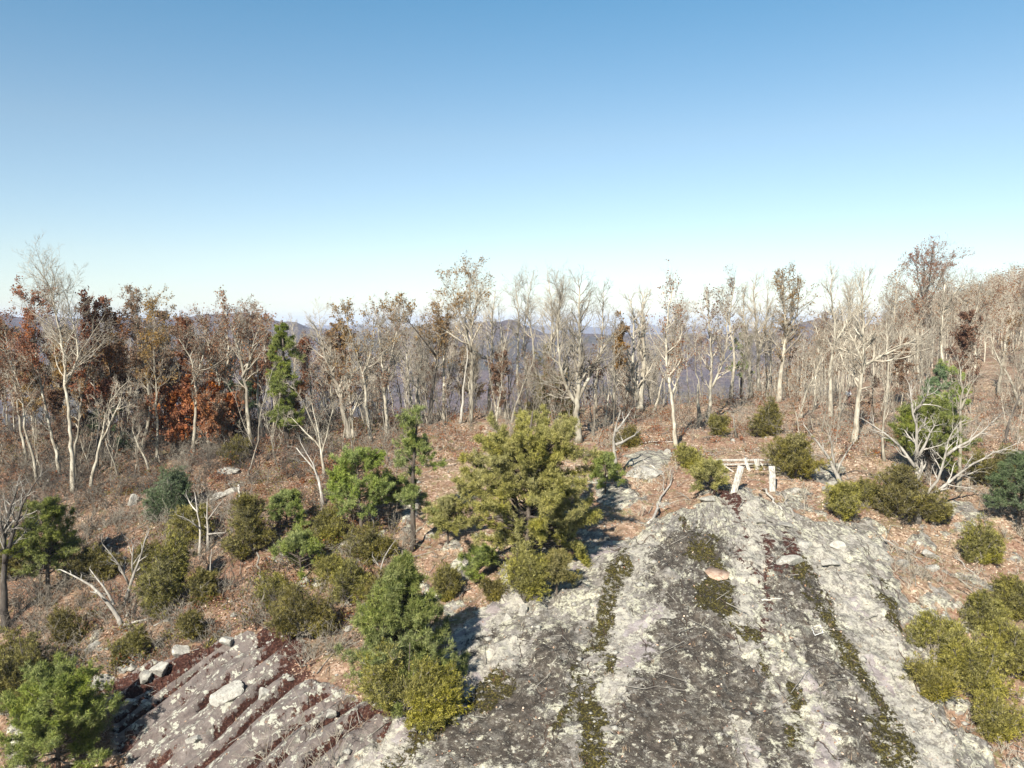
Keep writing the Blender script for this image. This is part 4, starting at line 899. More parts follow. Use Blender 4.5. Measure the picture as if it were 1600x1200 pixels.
# ------------------------------------------------------------------ boulders
M['stone'] = None
m, t, p = mat('boulder_stone', rough=.9); q = NB(t); co = q.n('ShaderNodeTexCoord').outputs['Object']
c = q.ramp(q.noise(co, 4, 6, .7), [(.3, (.26, .235, .20)), (.5, (.42, .40, .35)), (.66, (.56, .55, .46))])
c = q.mix(q.step(q.noise(co, 9, 6, .75), .56, .62), c, (.17, .155, .13))
info = q.n('ShaderNodeObjectInfo').outputs['Random']
hs = q.n('ShaderNodeHueSaturation', i_Color=c, i_Value=q.math('MULTIPLY_ADD', info, .3, .85)); t.links.new(hs.outputs[0], p.inputs['Base Color'])
bp = q.n('ShaderNodeBump', i_Strength=.7, i_Distance=.06, i_Height=q.noise(co, 7, 6, .7)); t.links.new(bp.outputs[0], p.inputs['Normal'])
M['stone'] = m
def boulder(px, py, w, h, label, ang=0, seed=0, dep=.8, group='boulders and stones on the slope'):
    b = G(px, py); s = b.y / F; import bmesh
    bm = bmesh.new(); bmesh.ops.create_icosphere(bm, subdivisions=4, radius=1); rng = np.random.default_rng(seed + int(px))
    pl = rng.normal(size=(11, 3)) * [1, 1, 1.2]; pl /= np.linalg.norm(pl, axis=1, keepdims=True); off = rng.uniform(.42, .82, 11)
    a, bb, c_ = w * s * .55, w * s * .5 * dep, h * s * .72
    for v in bm.verts:
        n_ = np.array(v.co)
        dd = pl @ n_; k = np.min(np.where(dd > .05, off / np.maximum(dd, .05), 9)); k = min(k, 1.05)
        k *= 1 + .05 * float(fbm(n_[0] * 3 + n_[2] * 2, n_[1] * 3 - n_[2], 1, 3, seed + 3))
        v.co = Vector(n_ * k)
        v.co = Vector((v.co.x * a, v.co.y * bb, v.co.z * c_))
    me = bpy.data.meshes.new('boulder'); bm.to_mesh(me); bm.free(); me.materials.append(M['stone'])
    o = tag(obj('boulder', me, None, b + Vector((0, 0, c_ * .05))), label, 'rock', group)
    o.rotation_euler = (rng.uniform(-.15, .15), rng.uniform(-.15, .15) + R(-ang), rng.uniform(0, .6))
B = boulder
B(157, 1072, 46, 24, 'broad flat grey boulder, leftmost of the row above the ledges', 0, 1)
B(228, 1060, 30, 16, 'pale wedge-shaped boulder second in the row above the ledges', 25, 2)
B(250, 1048, 34, 20, 'pale sloping boulder right of the wedge-shaped one', 20, 3)
B(286, 1022, 36, 24, 'rounded grey-white boulder at the right end of the row', 5, 4)
B(205, 1050, 20, 14, 'small pale stone between the flat boulder and the wedge', 0, 5)
B(226, 1030, 16, 14, 'small upright pale stone above the row of boulders', 30, 6)
B(192, 1048, 20, 16, 'lichen-covered stone just right of the flat boulder', 0, 61)
B(258, 1022, 14, 8, 'small round stone left of the rounded grey-white boulder', 0, 62)
B(356, 1085, 50, 24, 'angular mauve-grey slab block resting on the ledges', 20, 7, .9)
B(306, 1158, 34, 12, 'thin grey slab lying on the lower ledges', 20, 8)
B(413, 1085, 26, 20, 'pale rounded boulder in the red-brown soil right of the slab block', 0, 9)
B(455, 1072, 14, 5, 'small flat white stone right of the pale rounded boulder', 0, 10)
B(205, 1100, 18, 11, 'small pale slab at the upper left end of the ledges', 20, 11)
B(482, 982, 32, 16, 'flat grey rock at the foot of the low spreading juniper', 30, 12)
B(357, 1003, 26, 14, 'tan rounded rock at the top of the dark red hollow', 0, 13)
B(516, 1120, 20, 18, 'tan boulder at the lower end of the dry grass strip', -20, 14)
B(818, 962, 15, 24, 'upright white stone below the small upright juniper', 0, 15, .9)
B(795, 968, 18, 14, 'small white stone left of the upright white stone', 0, 16)
B(262, 972, 12, 8, 'small white stone beside the toppling dead tree limb', 0, 17)
B(146, 1012, 24, 18, 'pale stone pile left of the small olive juniper', 30, 18)
B(208, 788, 18, 20, 'weathered stump-like rock left of the white pine', 0, 19)
B(360, 738, 40, 11, 'long pale rock slab on the upper left slope', 12, 20)
B(362, 768, 26, 9, 'pale flat rock under the long slab on the left slope', 5, 21)
B(345, 775, 36, 12, 'brownish flat rock left of the short white post', 10, 22)
B(825, 683, 14, 7, 'small white rock above the spreading pine', 0, 23)
B(967, 758, 16, 12, 'pale stone at the base of the short upright dead tree', 0, 24)
B(945, 748, 24, 10, 'dark-edged rock left of the short upright dead tree', 15, 25)
B(1043, 708, 14, 12, 'small white rock on the crest outcrop', 0, 26)
B(1010, 740, 66, 12, 'broad low lichen-grey outcrop right of the short dead tree', 5, 27)
B(1110, 782, 30, 10, 'pale flat rock below the small bushy pine', 0, 28)
B(1242, 767, 20, 9, 'dark grey stone right of the wooden frame', 0, 29)
B(1292, 765, 22, 12, 'white-patched stone left below the small crooked tree', 0, 30)
B(1303, 757, 18, 9, 'pale flat stone touching the small crooked tree', 0, 31)
B(1232, 880, 46, 15, 'largest pale boulder at the top of the slab', 5, 32)
B(1255, 852, 36, 13, 'pale lichen boulder above the largest pale boulder', 0, 33)
B(1225, 822, 26, 9, 'small pale boulder under the leaning poles', 0, 34)
B(1190, 818, 16, 9, 'white stone beside the brown stain under the frame', 0, 35)
B(1297, 882, 32, 11, 'pale stone right of the largest pale boulder', 0, 36)
B(1310, 855, 24, 12, 'small lichen stone under the narrow conical juniper', 0, 37)
B(1450, 868, 40, 14, 'low rock ledge in leaf litter right of the dead tree base', -20, 38)
B(1410, 885, 22, 14, 'pale stone on the leafy right shoulder', 0, 39)
B(1455, 890, 26, 14, 'whitish stone on the right shoulder near the junipers', 0, 40)
B(1493, 948, 12, 6, 'small bright white stone among right shoulder leaves', 0, 41)
B(10, 1115, 28, 12, 'pale flat rock at the left edge beside the corner pine', 0, 42)
B(36, 1150, 30, 14, 'pale rounded rock beneath the corner pine', 0, 43)
B(545, 985, 16, 10, 'grey stone at the left foot of the conical pine', 0, 44)
# countless small stones
gs = Geo(); oc = np.array([[1, 0, 0], [-1, 0, 0], [0, 1, 0], [0, -1, 0], [0, 0, 1], [0, 0, -1]], float); of = np.array([[0, 2, 4], [2, 1, 4], [1, 3, 4], [3, 0, 4], [2, 0, 5], [1, 2, 5], [3, 1, 5], [0, 3, 5]])
rng = np.random.default_rng(5); c_ = 0
V, Fc = [], []
while c_ < 2600:
    y = rng.uniform(25, 62); x = (rng.uniform(-20, 1620) - 800) / F * y
    dn_ = float(fbm(x, y, 3.5, 3, 91))
    if dn_ < .0 and rng.random() < .85: continue
    s_ = rng.uniform(.025, .085) * (1 + 1.8 * (rng.random() < .06)); z = float(hz(x, y)[0])
    v = oc * s_ * rng.uniform(.6, 1.4, (6, 1)) * [1.3, 1.1, .7]; a = rng.uniform(0, 6.28); rot = np.array([[math.cos(a), -math.sin(a), 0], [math.sin(a), math.cos(a), 0], [0, 0, 1]])
    V.append(v @ rot.T + [x, y, z + s_ * .2]); Fc.append(of + c_ * 6); c_ += 1
gs.add(np.concatenate(V), np.concatenate(Fc)); tag(obj('loose_stones', gs.mesh('loose_stones', M['stone'])), 'small pale stones scattered in the soil and over the rock', 'stones', kind='stuff')

# ------------------------------------------------------------------ ground cover
def scatter(n, y0, y1, seed, keep, x0=-60, x1=1660):
    rng = np.random.default_rng(seed); u = rng.random(n)
    y = np.sqrt(u * (y1 ** 2 - y0 ** 2) + y0 ** 2) if False else y0 + (y1 - y0) * u
    x = (rng.uniform(x0, x1, n) - 800) / F * y; rk = rockat(x, y); w = keep(x, y, rk) * (1 - (near_person(x, y) & (seed != 21)) * 1.0)
    k = rng.random(n) < w; x, y = x[k], y[k]; return np.stack([x, y, hz(x, y)], 1), rng
C, rng = scatter(150000, 25, 86, 21, lambda x, y, r: (1 - r) * (.25 + .7 * sm(fbm(x, y, 2.6, 4, 95), -.2, .15)) + .03)
gl = Geo(); gl.quads(C + [0, 0, .035], rng.uniform(.06, .17, len(C)), rng, .6, .35)
m, t, p = mat('fallen_leaves', rough=.8); q = NB(t); co = q.n('ShaderNodeTexCoord').outputs['Object']
wn = q.n('ShaderNodeTexWhiteNoise', noise_dimensions='3D', i_Vector=q.n('ShaderNodeVectorMath', operation='SNAP', i_0=co, i_1=(.1, .1, .1)).outputs[0]).outputs['Value']
c = q.ramp(wn, [(.05, (.15, .085, .052)), (.35, (.38, .235, .15)), (.7, (.60, .43, .29)), (.95, (.95, .80, .62))])
c = q.mix(q.math('MULTIPLY', q.step(q.noise(co, .25, 3), .5, .62), .5), c, (.32, .13, .075))
t.links.new(c, p.inputs['Base Color'])
tag(obj('leaf_litter', gl.mesh('leaf_litter', m)), 'fallen brown oak leaves carpeting the slope', 'leaf litter', kind='stuff')
# dry grass tufts
C, rng = scatter(9000, 25, 66, 22, lambda x, y, r: (1 - r) * sm(fbm(x, y, 5, 3, 33), -.15, .3) * .8 + .03)
C2 = np.repeat(C, 9, 0) + rng.normal(size=(len(C) * 9, 3)) * [.09, .09, .0]; D2 = rng.normal(size=C2.shape) * [.5, .5, .15] + [0, 0, .9]
gl = Geo(); gl.tris(C2, rng.uniform(.1, .3, len(C2)), rng, .10, D2)
m, t, p = mat('dry_grass'); q = NB(t); co = q.n('ShaderNodeTexCoord').outputs['Object']
t.links.new(q.ramp(q.noise(co, 1.2, 3), [(.35, (.30, .19, .12)), (.5, (.42, .31, .20)), (.65, (.46, .42, .30))]), p.inputs['Base Color'])
tag(obj('dry_grass', gl.mesh('dry_grass', m)), 'tufts of dry tan grass between rocks and leaves', 'grass', kind='stuff')
# low moss cushions standing on the slab
def brush(n, x0, x1, y0, y1, h0, h1, seed, mt, label, nst=7, keep=None):
    C, rng = scatter(n, y0, y1, seed, keep or (lambda x, y, r: (1 - r) * .9), x0, x1); P0, P1, Ra = [], [], []
    for c in C:
        h = rng.uniform(h0, h1)
        for _ in range(nst):
            d = rng.normal(size=3) * [.45, .45, .1] + [0, 0, 1]; a = c; L = h * rng.uniform(.4, 1)
            for k in range(4):
                d = d / np.linalg.norm(d) + rng.normal(size=3) * .22; b = a + d / np.linalg.norm(d) * L / 4; P0.append(a); P1.append(b); Ra.append(.015 * (1 - k * .15))
                for _ in range(k):
                    e = b + (d * .6 + rng.normal(size=3) * .6) * L * .22; P0.append(b); P1.append(e); Ra.append(.009)
                a = b
    gl = Geo(); Ra = np.array(Ra); gl.segs(np.array(P0), np.array(P1), Ra, Ra * .7, 3)
    tag(obj('brush', gl.mesh('brush', M[mt])), label, 'brush', kind='stuff')
clump = lambda sc, sd, lo=-.05, hi=.2: (lambda x, y, r: (1 - r) * sm(fbm(x, y, sc, 3, sd), lo, hi))
brush(900, -40, 1640, 60, 90, .8, 3.2, 51, 'twig', 'leafless undergrowth stems along the ridge crest', 6)
brush(520, -40, 520, 56, 74, .8, 2.6, 55, 'bark_dark', 'dark leafless undergrowth below the left crest', 7)
brush(1300, -20, 640, 36, 66, .5, 1.9, 52, 'bark_mid', 'grey leafless brush on the left slope', 7, clump(5, 71, -.2, .15))
brush(480, -20, 640, 36, 66, .6, 2.0, 60, 'twig', 'bleached grey brush on the left slope', 6, clump(4, 78, -.1, .15))
brush(500, -20, 520, 38, 66, .5, 2.2, 57, 'bark_dark', 'dark leafless brush on the left slope', 7, clump(6, 74, -.1, .15))
brush(330, 640, 1240, 46, 66, .3, 1.0, 56, 'twig', 'low leafless brush on the open centre slope', 7, clump(4, 72))
brush(620, 1230, 1660, 36, 66, .4, 1.6, 53, 'twig', 'grey leafless brush on the right shoulder', 8, clump(4, 73))
brush(16, 395, 520, 27.5, 32, 1.2, 2.2, 54, 'twig', 'thin bare stems rising in front of the lower ledges', 5, lambda x, y, r: .9 + r * 0)
C, rng = scatter(2600, 30, 80, 58, lambda x, y, r: .15 + (1 - r) * .7)
a = rng.uniform(0, 6.28, len(C)); L = rng.uniform(.3, 1.5, len(C)); P0 = C + [0, 0, .05]; P1 = P0 + np.stack([np.cos(a) * L, np.sin(a) * L, np.zeros(len(C))], 1); P1[:, 2] = hz(P1[:, 0], P1[:, 1]) + rng.uniform(.04, .3, len(C))
P2 = P1 + rng.normal(size=P1.shape) * [.35, .35, .08]; gl = Geo(); w_ = rng.uniform(.01, .028, len(C)); gl.segs(P0, P1, w_, w_ * .7, 4); gl.segs(P1, P2, w_ * .7, w_ * .4, 4)
tag(obj('fallen_sticks', gl.mesh('fallen_sticks', M['deadwood'])), 'bleached sticks littering the slope', 'sticks', kind='stuff')
brush(130, 1400, 1660, 30, 44, .3, .9, 59, 'twig', 'bleached twiggy brush between the right-hand junipers', 8)
# small leafy scrub: rust and green seedlings
C, rng = scatter(1100, 56, 84, 61, lambda x, y, r: (1 - r) * .7, -40, 1640)
for mt, sl_, lb, nme in (('leaf_rust', C[0::3], 'rust-leaved seedlings low among the crest trunks', 'scrub'), ('leaf_red', C[1::3], 'dark red huckleberry scrub low among the crest trunks', 'scrub'), ('leaf_brown', C[2::3], 'brown-leaved seedlings low among the crest trunks', 'scrub')):
    c2 = np.repeat(sl_, 55, 0); h = np.repeat(rng.uniform(.3, 1.1, len(sl_)), 55)[:, None]
    c2 = c2 + rng.normal(size=c2.shape) * [.4, .4, 0] * h + np.concatenate([np.zeros((len(c2), 2)), rng.random((len(c2), 1)) * 1.1 * h], 1)
    gl = Geo(); gl.quads(c2, rng.uniform(.07, .17, len(c2)), rng); tag(obj(nme, gl.mesh(nme, M[mt])), lb, 'scrub', kind='stuff')
C, rng = scatter(420, 30, 62, 62, lambda x, y, r: (1 - r) * .8, -20, 1640)
c2 = np.repeat(C, 70, 0) + rng.normal(size=(len(C) * 70, 3)) * [.28, .28, 0]; c2[:, 2] += rng.random(len(c2)) * .35
gl = Geo(); gl.tris(c2, rng.uniform(.06, .13, len(c2)), rng, .4); tag(obj('scrub', gl.mesh('scrub', M['juniper'])), 'tiny olive seedlings and creeping juniper on the open slope', 'scrub', kind='stuff')

C, rng = scatter(1500, 34, 68, 63, lambda x, y, r: (1 - r) * sm(fbm(x, y, 6, 3, 75), -.15, .2), -20, 640)
for mt, sl_, lb in (('leaf_brown', C[0::3], 'brown-leaved low shrubs on the left slope'), ('leaf_rust', C[1::3], 'rust-leaved low shrubs on the left slope'), ('juniper', C[2::3], 'dull green low shrubs on the left slope')):
    h = np.repeat(rng.uniform(.3, .95, len(sl_)), 60)[:, None]; c2 = np.repeat(sl_, 60, 0)
    c2 = c2 + rng.normal(size=c2.shape) * [.42, .42, 0] * h; c2[:, 2] += rng.random(len(c2)) * 1.0 * h[:, 0]
    gl = Geo(); gl.quads(c2, rng.uniform(.07, .16, len(c2)), rng); tag(obj('scrub', gl.mesh('scrub', M[mt])), lb, 'scrub', kind='stuff')
# ------------------------------------------------------------------ fallen logs, branches and poles
def pole(a, b, w, label, mt='deadwood', ha=0, hb=0, name='fallen_log', cat='log', limbs=0, seed=0, taper=.6):
    A, Bq = G(*a), G(*b); s = A.y / F; A = A + Vector((0, 0, ha + w * s * .4)); Bq = Bq + Vector((0, 0, hb + w * s * .35))
    rng = np.random.default_rng(seed + int(a[0])); n = 9; tt = np.linspace(0, 1, n)
    P = np.array(A)[None] * (1 - tt[:, None]) + np.array(Bq)[None] * tt[:, None]; Lg = np.linalg.norm(P[-1] - P[0])
    P[1:-1] += rng.normal(size=(n - 2, 3)) * .018 * Lg
    P -= np.array(A); gt = Geo(); gt.path(P, w * s * .5 * (1 - (1 - taper) * tt), 7)
    r = thing(name, A, label, cat, 'fallen wood on the slope'); obj('trunk', gt.mesh('trunk', M[mt], True), r)
    if limbs:
        sg = []; rg = random.Random(seed)
        for i in range(limbs):
            k = rng.integers(2, n); branch(sg, rg, tuple(P[k]), nrm(tuple(rng.normal(size=3) * .6 + (P[-1] - P[0]) / Lg + [0, 0, .35])), Lg * rng.uniform(.15, .4), w * s * .2, 2, 3, .8)
        g_ = Geo(); g_.segs([s_[0] for s_ in sg], [s_[1] for s_ in sg], [s_[2] for s_ in sg], [s_[3] for s_ in sg], 4); obj('branches', g_.mesh('branches', M[mt]), r)
pole((1012, 820), (1048, 752), 5, 'bleached fallen trunk pointing uphill left of the frame', limbs=4, seed=1)
pole((1005, 720), (1030, 740), 3, 'thin fallen branch lying across the crest outcrop', seed=2)
pole((990, 694), (1060, 692), 2.5, 'thin pale pole lying level on the crest', seed=3)
pole((1200, 815), (1262, 855), 4, 'lowest weathered pole lying down the slab', limbs=0, seed=4)
pole((1222, 772), (1240, 812), 5, 'short weathered plank-like pole pointing at the slab', seed=5)
pole((1192, 768), (1222, 800), 4, 'faint grey pole lying left of the short one', seed=6)
pole((1165, 778), (1182, 795), 3.5, 'short white stick below the slanting board', seed=7)
pole((1228, 722), (1252, 752), 3, 'pale curved fallen branch right of the frame', limbs=3, seed=8)
pole((1380, 845), (1440, 875), 3.5, 'grey fallen branch on the right shoulder', limbs=3, seed=9)
pole((1500, 1070), (1455, 1105), 3.5, 'bleached fallen limb at the foot of the right junipers', limbs=4, seed=10)
pole((412, 935), (402, 888), 5, 'short dark leaning snag on the left slope', 'bark_mid', 0, .9, seed=11)
pole((405, 940), (425, 922), 5, 'orange-brown broken log beside the short snag', 'bark_mid', 0, .1, seed=12)
pole((742, 905), (778, 862), 5, 'mossy fallen trunk under the straggling pine', 'bark_mid', .15, .3, limbs=5, seed=13)
pole((560, 925), (590, 910), 4, 'pale broken branch left of the conical pine', limbs=2, seed=14)
pole((240, 980), (272, 966), 3.5, 'bleached limb lying beside the toppling dead tree', limbs=3, seed=15)
pole((1350, 970), (1400, 950), 3, 'thin grey stick on the right shoulder rock', seed=16)
pole((1190, 940), (1222, 938), 4, 'short pale broken stick lying on the brown stain of the slab', seed=17)
pole((640, 838), (700, 805), 4, 'dark fallen branch between the slim pine and the spreading pine', 'bark_mid', limbs=3, seed=18)
pole((0, 1080 - 120), (26, 935), 3, 'thin pale fallen branch at the far left edge', limbs=2, seed=19)
pole((1530, 905), (1490, 872), 3, 'thin bleached branch above the right junipers', limbs=3, seed=20)

# ------------------------------------------------------------------ ruined wooden frame
m, t, p = mat('weathered_timber', rough=.85); q = NB(t); co = q.n('ShaderNodeTexCoord').outputs['Object']
gr = q.noise(q.map(co, (14, 14, 1.2)), 2.2, 5, .7)
c = q.ramp(gr, [(.38, (.24, .215, .18)), (.5, (.52, .49, .43)), (.62, (.80, .77, .69))]); t.links.new(c, p.inputs['Base Color'])
bp = q.n('ShaderNodeBump', i_Strength=.6, i_Distance=.02, i_Height=gr); t.links.new(bp.outputs[0], p.inputs['Normal']); M['timber'] = m
def board(g, a, b, w, th, up=Vector((0, -1, 0)), seed=0):
    """a sawn timber from a to b, with slightly uneven edges and bevelled corners"""
    d = (b - a); L = d.length; d.normalize(); s = d.cross(up); s.normalize(); n_ = s.cross(d)
    rng = np.random.default_rng(seed); N = 7; V = []; bv = min(w, th) * .12
    prof = [(-w / 2 + bv, -th / 2), (w / 2 - bv, -th / 2), (w / 2, -th / 2 + bv), (w / 2, th / 2 - bv), (w / 2 - bv, th / 2), (-w / 2 + bv, th / 2), (-w / 2, th / 2 - bv), (-w / 2, -th / 2 + bv)]
    for i in range(N):
        c = a + d * L * i / (N - 1); j = rng.normal(size=2) * .006; k = 1 + rng.normal() * .02
        for u, v in prof: V.append(tuple(c + s * (u * k + j[0]) + n_ * (v * k + j[1])))
    F_ = []
    for i in range(N - 1):
        for k in range(8): F_.append([i * 8 + k, i * 8 + (k + 1) % 8, (i + 1) * 8 + (k + 1) % 8, (i + 1) * 8 + k])
    base_ = g.n; g.add(V, F_)
    for st_ in (0, (N - 1) * 8):
        idx_ = [st_ + k for k in range(8)]; fs = [[idx_[0], idx_[k], idx_[k + 1]] for k in range(1, 7)]
        g.f3.append(np.array(fs) + base_)
fb = G(1165, 735); Yf = fb.y
def pt(px, py, dy=0): return at_depth(px, py, Yf + dy) - fb
px1 = Yf / F
fr_ = thing('ruined_frame', fb, 'ruined low timber frame of beams and posts above the rock slab', 'frame')
def part(name, a, b, w, th, seed, parent=fr_, up=Vector((0, -1, 0))):
    g = Geo(); board(g, a, b, w, th, up, seed); return obj(name, g.mesh(name, M['timber']), parent)
gz = lambda px, py, dy: (lambda v: (v, float(hz(v[0] + fb.x, v[1] + fb.y)[0]) - fb.z))(pt(px, py, dy))
part('beam', pt(1119, 719, .35), pt(1214, 719, .35), .13, .16, 1)
part('beam', pt(1126, 726, .1), pt(1178, 725, .1), .10, .14, 2)
part('beam', pt(1165, 724, .62), pt(1212, 726, .62), .09, .12, 3)
for i, (x, y0, y1, w, dy) in enumerate([(1122, 717, 736, 7.5, .1), (1182, 717, 733, 8, .1)]):
    a = pt(x + (3 if i == 0 else 2), y1, dy); a.z = float(hz(a.x + fb.x, a.y + fb.y)[0]) - fb.z - .2
    part('post', a, pt(x, y0, dy), w * px1, .16, 10 + i)
part('brace', pt(1172, 738, -.1), pt(1163, 716, .2), 5 * px1, .07, 14)
part('brace', pt(1120, 719, .2), pt(1150, 740, -.2), .10, .07, 15)
part('brace', pt(1188, 722, .2), pt(1204, 750, -.6), .07, .06, 16)
def loose(label, apx, bpx, w, th, raise_a=0, raise_b=0, seed=0, name='timber_board', mt=None):
    a, b = G(*apx), G(*bpx); a = a + Vector((0, 0, raise_a)); b = b + Vector((0, 0, raise_b))
    g = Geo(); board(g, Vector((0, 0, 0)), b - a, w, th, Vector((0, -.75, .65)), seed)
    o = obj(name, g.mesh(name, M[mt or 'timber']), None, a); return tag(o, label, 'board', 'loose timbers around the ruined frame')
def standing(label, base_px, top_px, w, th, seed):
    a = G(*base_px); b = at_depth(top_px[0], top_px[1], a.y + .25); g = Geo(); board(g, Vector((0, 0, -.2)), b - a, w, th, Vector((0, -1, .1)), seed)
    tag(obj('timber_post', g.mesh('timber_post', M['timber']), None, a), label, 'post', 'loose timbers around the ruined frame')
standing('wide pale board slanting to the left in front of the frame', (1145, 770), (1158, 728), 9.0 * px1, .10, 21)
standing('wide pale post standing upright at the right end of the frame', (1207, 768), (1206, 728), 9.0 * px1, .16, 22)
standing('short white post standing alone on the upper left slope', (374, 778), (373, 757), 3.2 * G(374, 778).y / F, .09, 23)
loose('short dark plank lying below the frame', (1187, 773), (1193, 786), .17, .05, .05, .05, 24, mt='bark_dark')
loose('narrow white plank lying beside the small bushy pine', (1122, 765), (1134, 752), .14, .06, .06, .06, 25)

# small square marker frame fixed on the slab
b = G(1277, 988); g = Geo(); cs = [G(*c_) + Vector((0, 0, .05)) - b for c_ in ((1268, 985), (1281, 980), (1286, 990), (1273, 995))]
for i in range(4): board(g, cs[i], cs[(i + 1) % 4], .035, .025, Vector((0, 0, 1)), i)
M['white'] = mat('white_paint', (.75, .74, .70), .6)[0]
tag(obj('square_marker', g.mesh('square_marker', M['white'])), 'small white square outline frame lying flat on the slab', 'marker', None).location = b
# orange-pink flat stone
o_ = G(1120, 903)
m, t, p = mat('orange_stone', rough=.9); q = NB(t); co = q.n('ShaderNodeTexCoord').outputs['Object']
t.links.new(q.ramp(q.noise(co, 5, 5, .7), [(.35, (.36, .22, .15)), (.6, (.62, .46, .34))]), p.inputs['Base Color']); 
top_ = [G(*c_) + Vector((0, 0, .06)) - o_ for c_ in ((1101, 894), (1112, 890), (1126, 893), (1140, 899), (1136, 905), (1122, 909), (1110, 903))]
g = Geo(); n_ = len(top_); g.add([tuple(v) for v in top_] + [tuple(v * 1.04 - Vector((0, 0, .22))) for v in top_] + [(0, 0, .065)], [[k, (k + 1) % n_, 2 * n_] for k in range(n_)])
g.f4.append(np.array([[k, k + n_, (k + 1) % n_ + n_, (k + 1) % n_] for k in range(n_)]))
tag(obj('flat_stone', g.mesh('flat_stone', m), None, o_), 'flat orange-tan stone flake lying on the upper slab', 'rock', 'boulders and stones on the slope')

# ------------------------------------------------------------------ person
def person():
    import bmesh
    b = G(1325, 634); r = thing('person', b, 'person in a white long-sleeved shirt standing on the leafy crest holding a small controller', 'person')
    def skin(name, verts, edges, rad, m, sub=2):
        me = bpy.data.meshes.new(name); me.from_pydata(verts, edges, []); o = obj(name, me, r)
        md = o.modifiers.new('skin', 'SKIN'); md.use_smooth_shade = True
        for i, rr_ in enumerate(rad):
            sv = me.skin_vertices[0].data[i]; sv.radius = (rr_, rr_) if not isinstance(rr_, tuple) else rr_; sv.use_root = (i == 0)
        s2 = o.modifiers.new('sub', 'SUBSURF'); s2.levels = sub; s2.render_levels = sub
        bpy.context.view_layer.update()
        dg = bpy.context.evaluated_depsgraph_get(); nm = bpy.data.meshes.new_from_object(o.evaluated_get(dg)); o.modifiers.clear(); o.data = nm
        nm.materials.clear(); nm.materials.append(m); return o
    sk = mat('skin', (.50, .30, .22), .6)[0]; wh = mat('white_shirt', (.82, .82, .84), .8)[0]; tr_ = mat('rust_brown_trousers', (.27, .15, .11), .9)[0]; hr = mat('grey_hair', (.35, .27, .22), .8)[0]; bk = mat('black_plastic', (.03, .03, .03), .5)[0]
    H = 1.72
    V = [(0, 0, .95), (0, 0, 1.1), (0, .01, 1.28), (0, .01, 1.42), (0, 0, 1.47), (0, -.005, 1.52), (0, -.01, 1.58),
         (-.09, 0, .90), (-.10, -.01, .50), (-.11, .02, .09), (-.12, -.11, .04), (.09, 0, .90), (.11, -.02, .50), (.12, .02, .09), (.14, -.11, .04),
         (-.18, .01, 1.40), (-.27, .02, 1.16), (-.11, -.22, 1.12), (.18, .01, 1.40), (.27, .02, 1.16), (.11, -.22, 1.12)]
    Ed = [(0, 1), (1, 2), (2, 3), (3, 4), (4, 5), (5, 6), (0, 7), (7, 8), (8, 9), (9, 10), (0, 11), (11, 12), (12, 13), (13, 14), (3, 15), (15, 16), (16, 17), (3, 18), (18, 19), (19, 20)]
    Ra = [(.15, .11), (.13, .10), (.16, .11), (.13, .09), .058, .055, .05, .085, .058, .042, .04, .085, .058, .042, .04, .055, .042, .03, .055, .042, .03]
    body = skin('body', V, Ed, Ra, sk)
    i_s = [0, 1, 2, 3, 15, 16, 17, 18, 19, 20]; mp = {a: k for k, a in enumerate(i_s)}
    skin('shirt', [V[i] if i != 0 else (0, 0, .88) for i in i_s], [(mp[a], mp[b_]) for a, b_ in Ed if a in mp and b_ in mp], [(Ra[i][0] + .025, Ra[i][1] + .025) if isinstance(Ra[i], tuple) else Ra[i] + .018 for i in i_s], wh)
    i_t = [0, 7, 8, 9, 11, 12, 13]; mp = {a: k for k, a in enumerate(i_t)}
    skin('trousers', [V[i] for i in i_t], [(mp[a], mp[b_]) for a, b_ in Ed if a in mp and b_ in mp], [(.155, .12), .10, .075, .06, .10, .075, .06], tr_)
    # the head is part of the body mesh: skull, brow, nose, lips, chin and ears
    def headshape(grow=0.0, cut=None):
        bm = bmesh.new(); bmesh.ops.create_uvsphere(bm, u_segments=28, v_segments=20, radius=1)
        for v in bm.verts:
            x, y, z = v.co; f = max(0, -y); nx_ = .074 * (1 - .22 * max(0, -z)); v.co = Vector((x * nx_, y * .095, z * .115))
            if f > .3:
                v.co.y -= .020 * math.exp(-((x / .14) ** 2 + ((z + .08) / .20) ** 2)) + .006 * math.exp(-((x / .3) ** 2 + ((z + .45) / .10) ** 2)) + .006 * math.exp(-((z - .28) / .12) ** 2) - .009 * math.exp(-(((abs(x) - .36) / .16) ** 2 + ((z - .10) / .12) ** 2))
            v.co.x += math.copysign(.016, x) * math.exp(-((y - .05) ** 2 + (z + .02) ** 2) / .02) * (abs(x) > .8)
            v.co *= 1 + grow
        if cut: bmesh.ops.delete(bm, geom=[v for v in bm.verts if cut(v.co)], context='VERTS')
        bmesh.ops.translate(bm, verts=bm.verts, vec=(0, -.015, 1.615)); return bm
    bm = headshape(); bm.from_mesh(body.data); bm.to_mesh(body.data); bm.free()
    for pl_ in body.data.polygons: pl_.use_smooth = True
    bm = headshape(.10, lambda c_: c_.z < .035 - max(0, c_.y) * 1.1 and c_.y < .06 or c_.z < -.07); hm = bpy.data.meshes.new('hair'); bm.to_mesh(hm); bm.free(); hm.materials.append(hr); obj('hair', hm, r)
    for sx in (-1, 1):
        bm = bmesh.new(); bmesh.ops.create_uvsphere(bm, u_segments=10, v_segments=8, radius=.009); bmesh.ops.translate(bm, verts=bm.verts, vec=(sx * .027, -.098, 1.627)); em = bpy.data.meshes.new('eye'); bm.to_mesh(em); bm.free(); em.materials.append(bk); obj('eye', em, r)
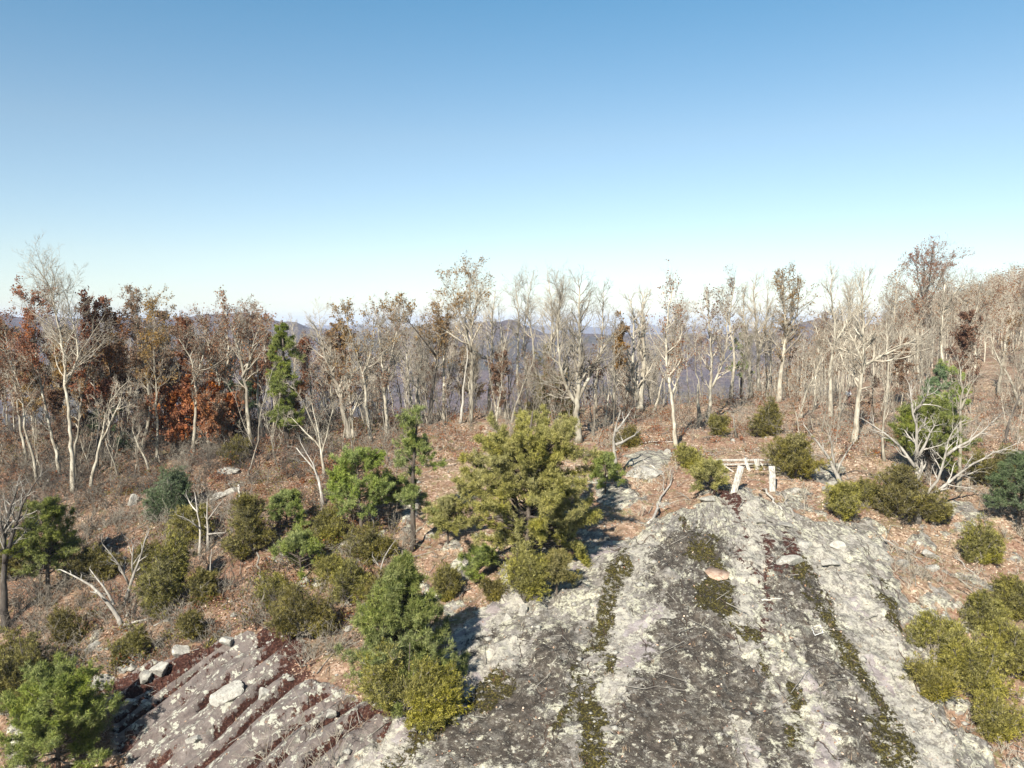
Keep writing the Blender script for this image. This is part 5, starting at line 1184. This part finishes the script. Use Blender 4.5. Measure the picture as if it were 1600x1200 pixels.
    for sx in (-1, 1):
        # palm, thumb and four curled fingers as one hand
        x = sx * .10; Vh = [(x, -.23, 1.12), (x * .85, -.28, 1.125)]; Eh = [(0, 1)]; Rh = [.026, .03]
        for k in range(4):
            z0 = 1.155 - k * .021; ln = (.034, .038, .036, .028)[k]; n0 = len(Vh)
            Vh += [(x * .8, -.30, z0), (x * .72 - sx * 0, -.30 - ln, z0), (x * .72 - sx * .02, -.31 - ln * .9, z0 - .004)]; Eh += [(1, n0), (n0, n0 + 1), (n0 + 1, n0 + 2)]; Rh += [.010, .009, .008]
        n0 = len(Vh); Vh += [(x * .75, -.255, 1.16), (x * .6, -.275, 1.175)]; Eh += [(1, n0), (n0, n0 + 1)]; Rh += [.011, .009]
        skin('hand', Vh, Eh, Rh, sk)
    g = Geo(); board(g, Vector((-.075, -.315, 1.13)), Vector((.075, -.315, 1.13)), .09, .04, Vector((0, -.5, .8)), 1)
    c = tag(obj('controller', g.mesh('controller', bk), None, b), 'small dark handheld controller held by the person in white', 'controller')
person()

# ------------------------------------------------------------------ haze
import bmesh as _b
bm = _b.new(); _b.ops.create_cube(bm, size=1)
me = bpy.data.meshes.new('haze'); 
x0, x1, y0, y1, z0, z1 = -13500, 13500, -30, 13500, float(min(HZ.min(), GH.min())) - 2, float(max(HZ.max(), 60.0)) + 15
for v in bm.verts: v.co = Vector(((x0 + x1) / 2 + v.co.x * (x1 - x0), (y0 + y1) / 2 + v.co.y * (y1 - y0), (z0 + z1) / 2 + v.co.z * (z1 - z0)))
bm.to_mesh(me); bm.free()
m = bpy.data.materials.new('haze'); m.use_nodes = True; t = m.node_tree; t.nodes.clear()
o = t.nodes.new('ShaderNodeOutputMaterial'); v = t.nodes.new('ShaderNodeVolumePrincipled'); v.inputs['Color'].default_value = (.66, .76, .98, 1); v.inputs['Density'].default_value = 1.05e-4; v.inputs['Anisotropy'].default_value = 0
t.links.new(v.outputs[0], o.inputs['Volume']); me.materials.append(m)
tag(obj('haze', me), 'thin blue air haze over the far valley', 'haze', kind='stuff')
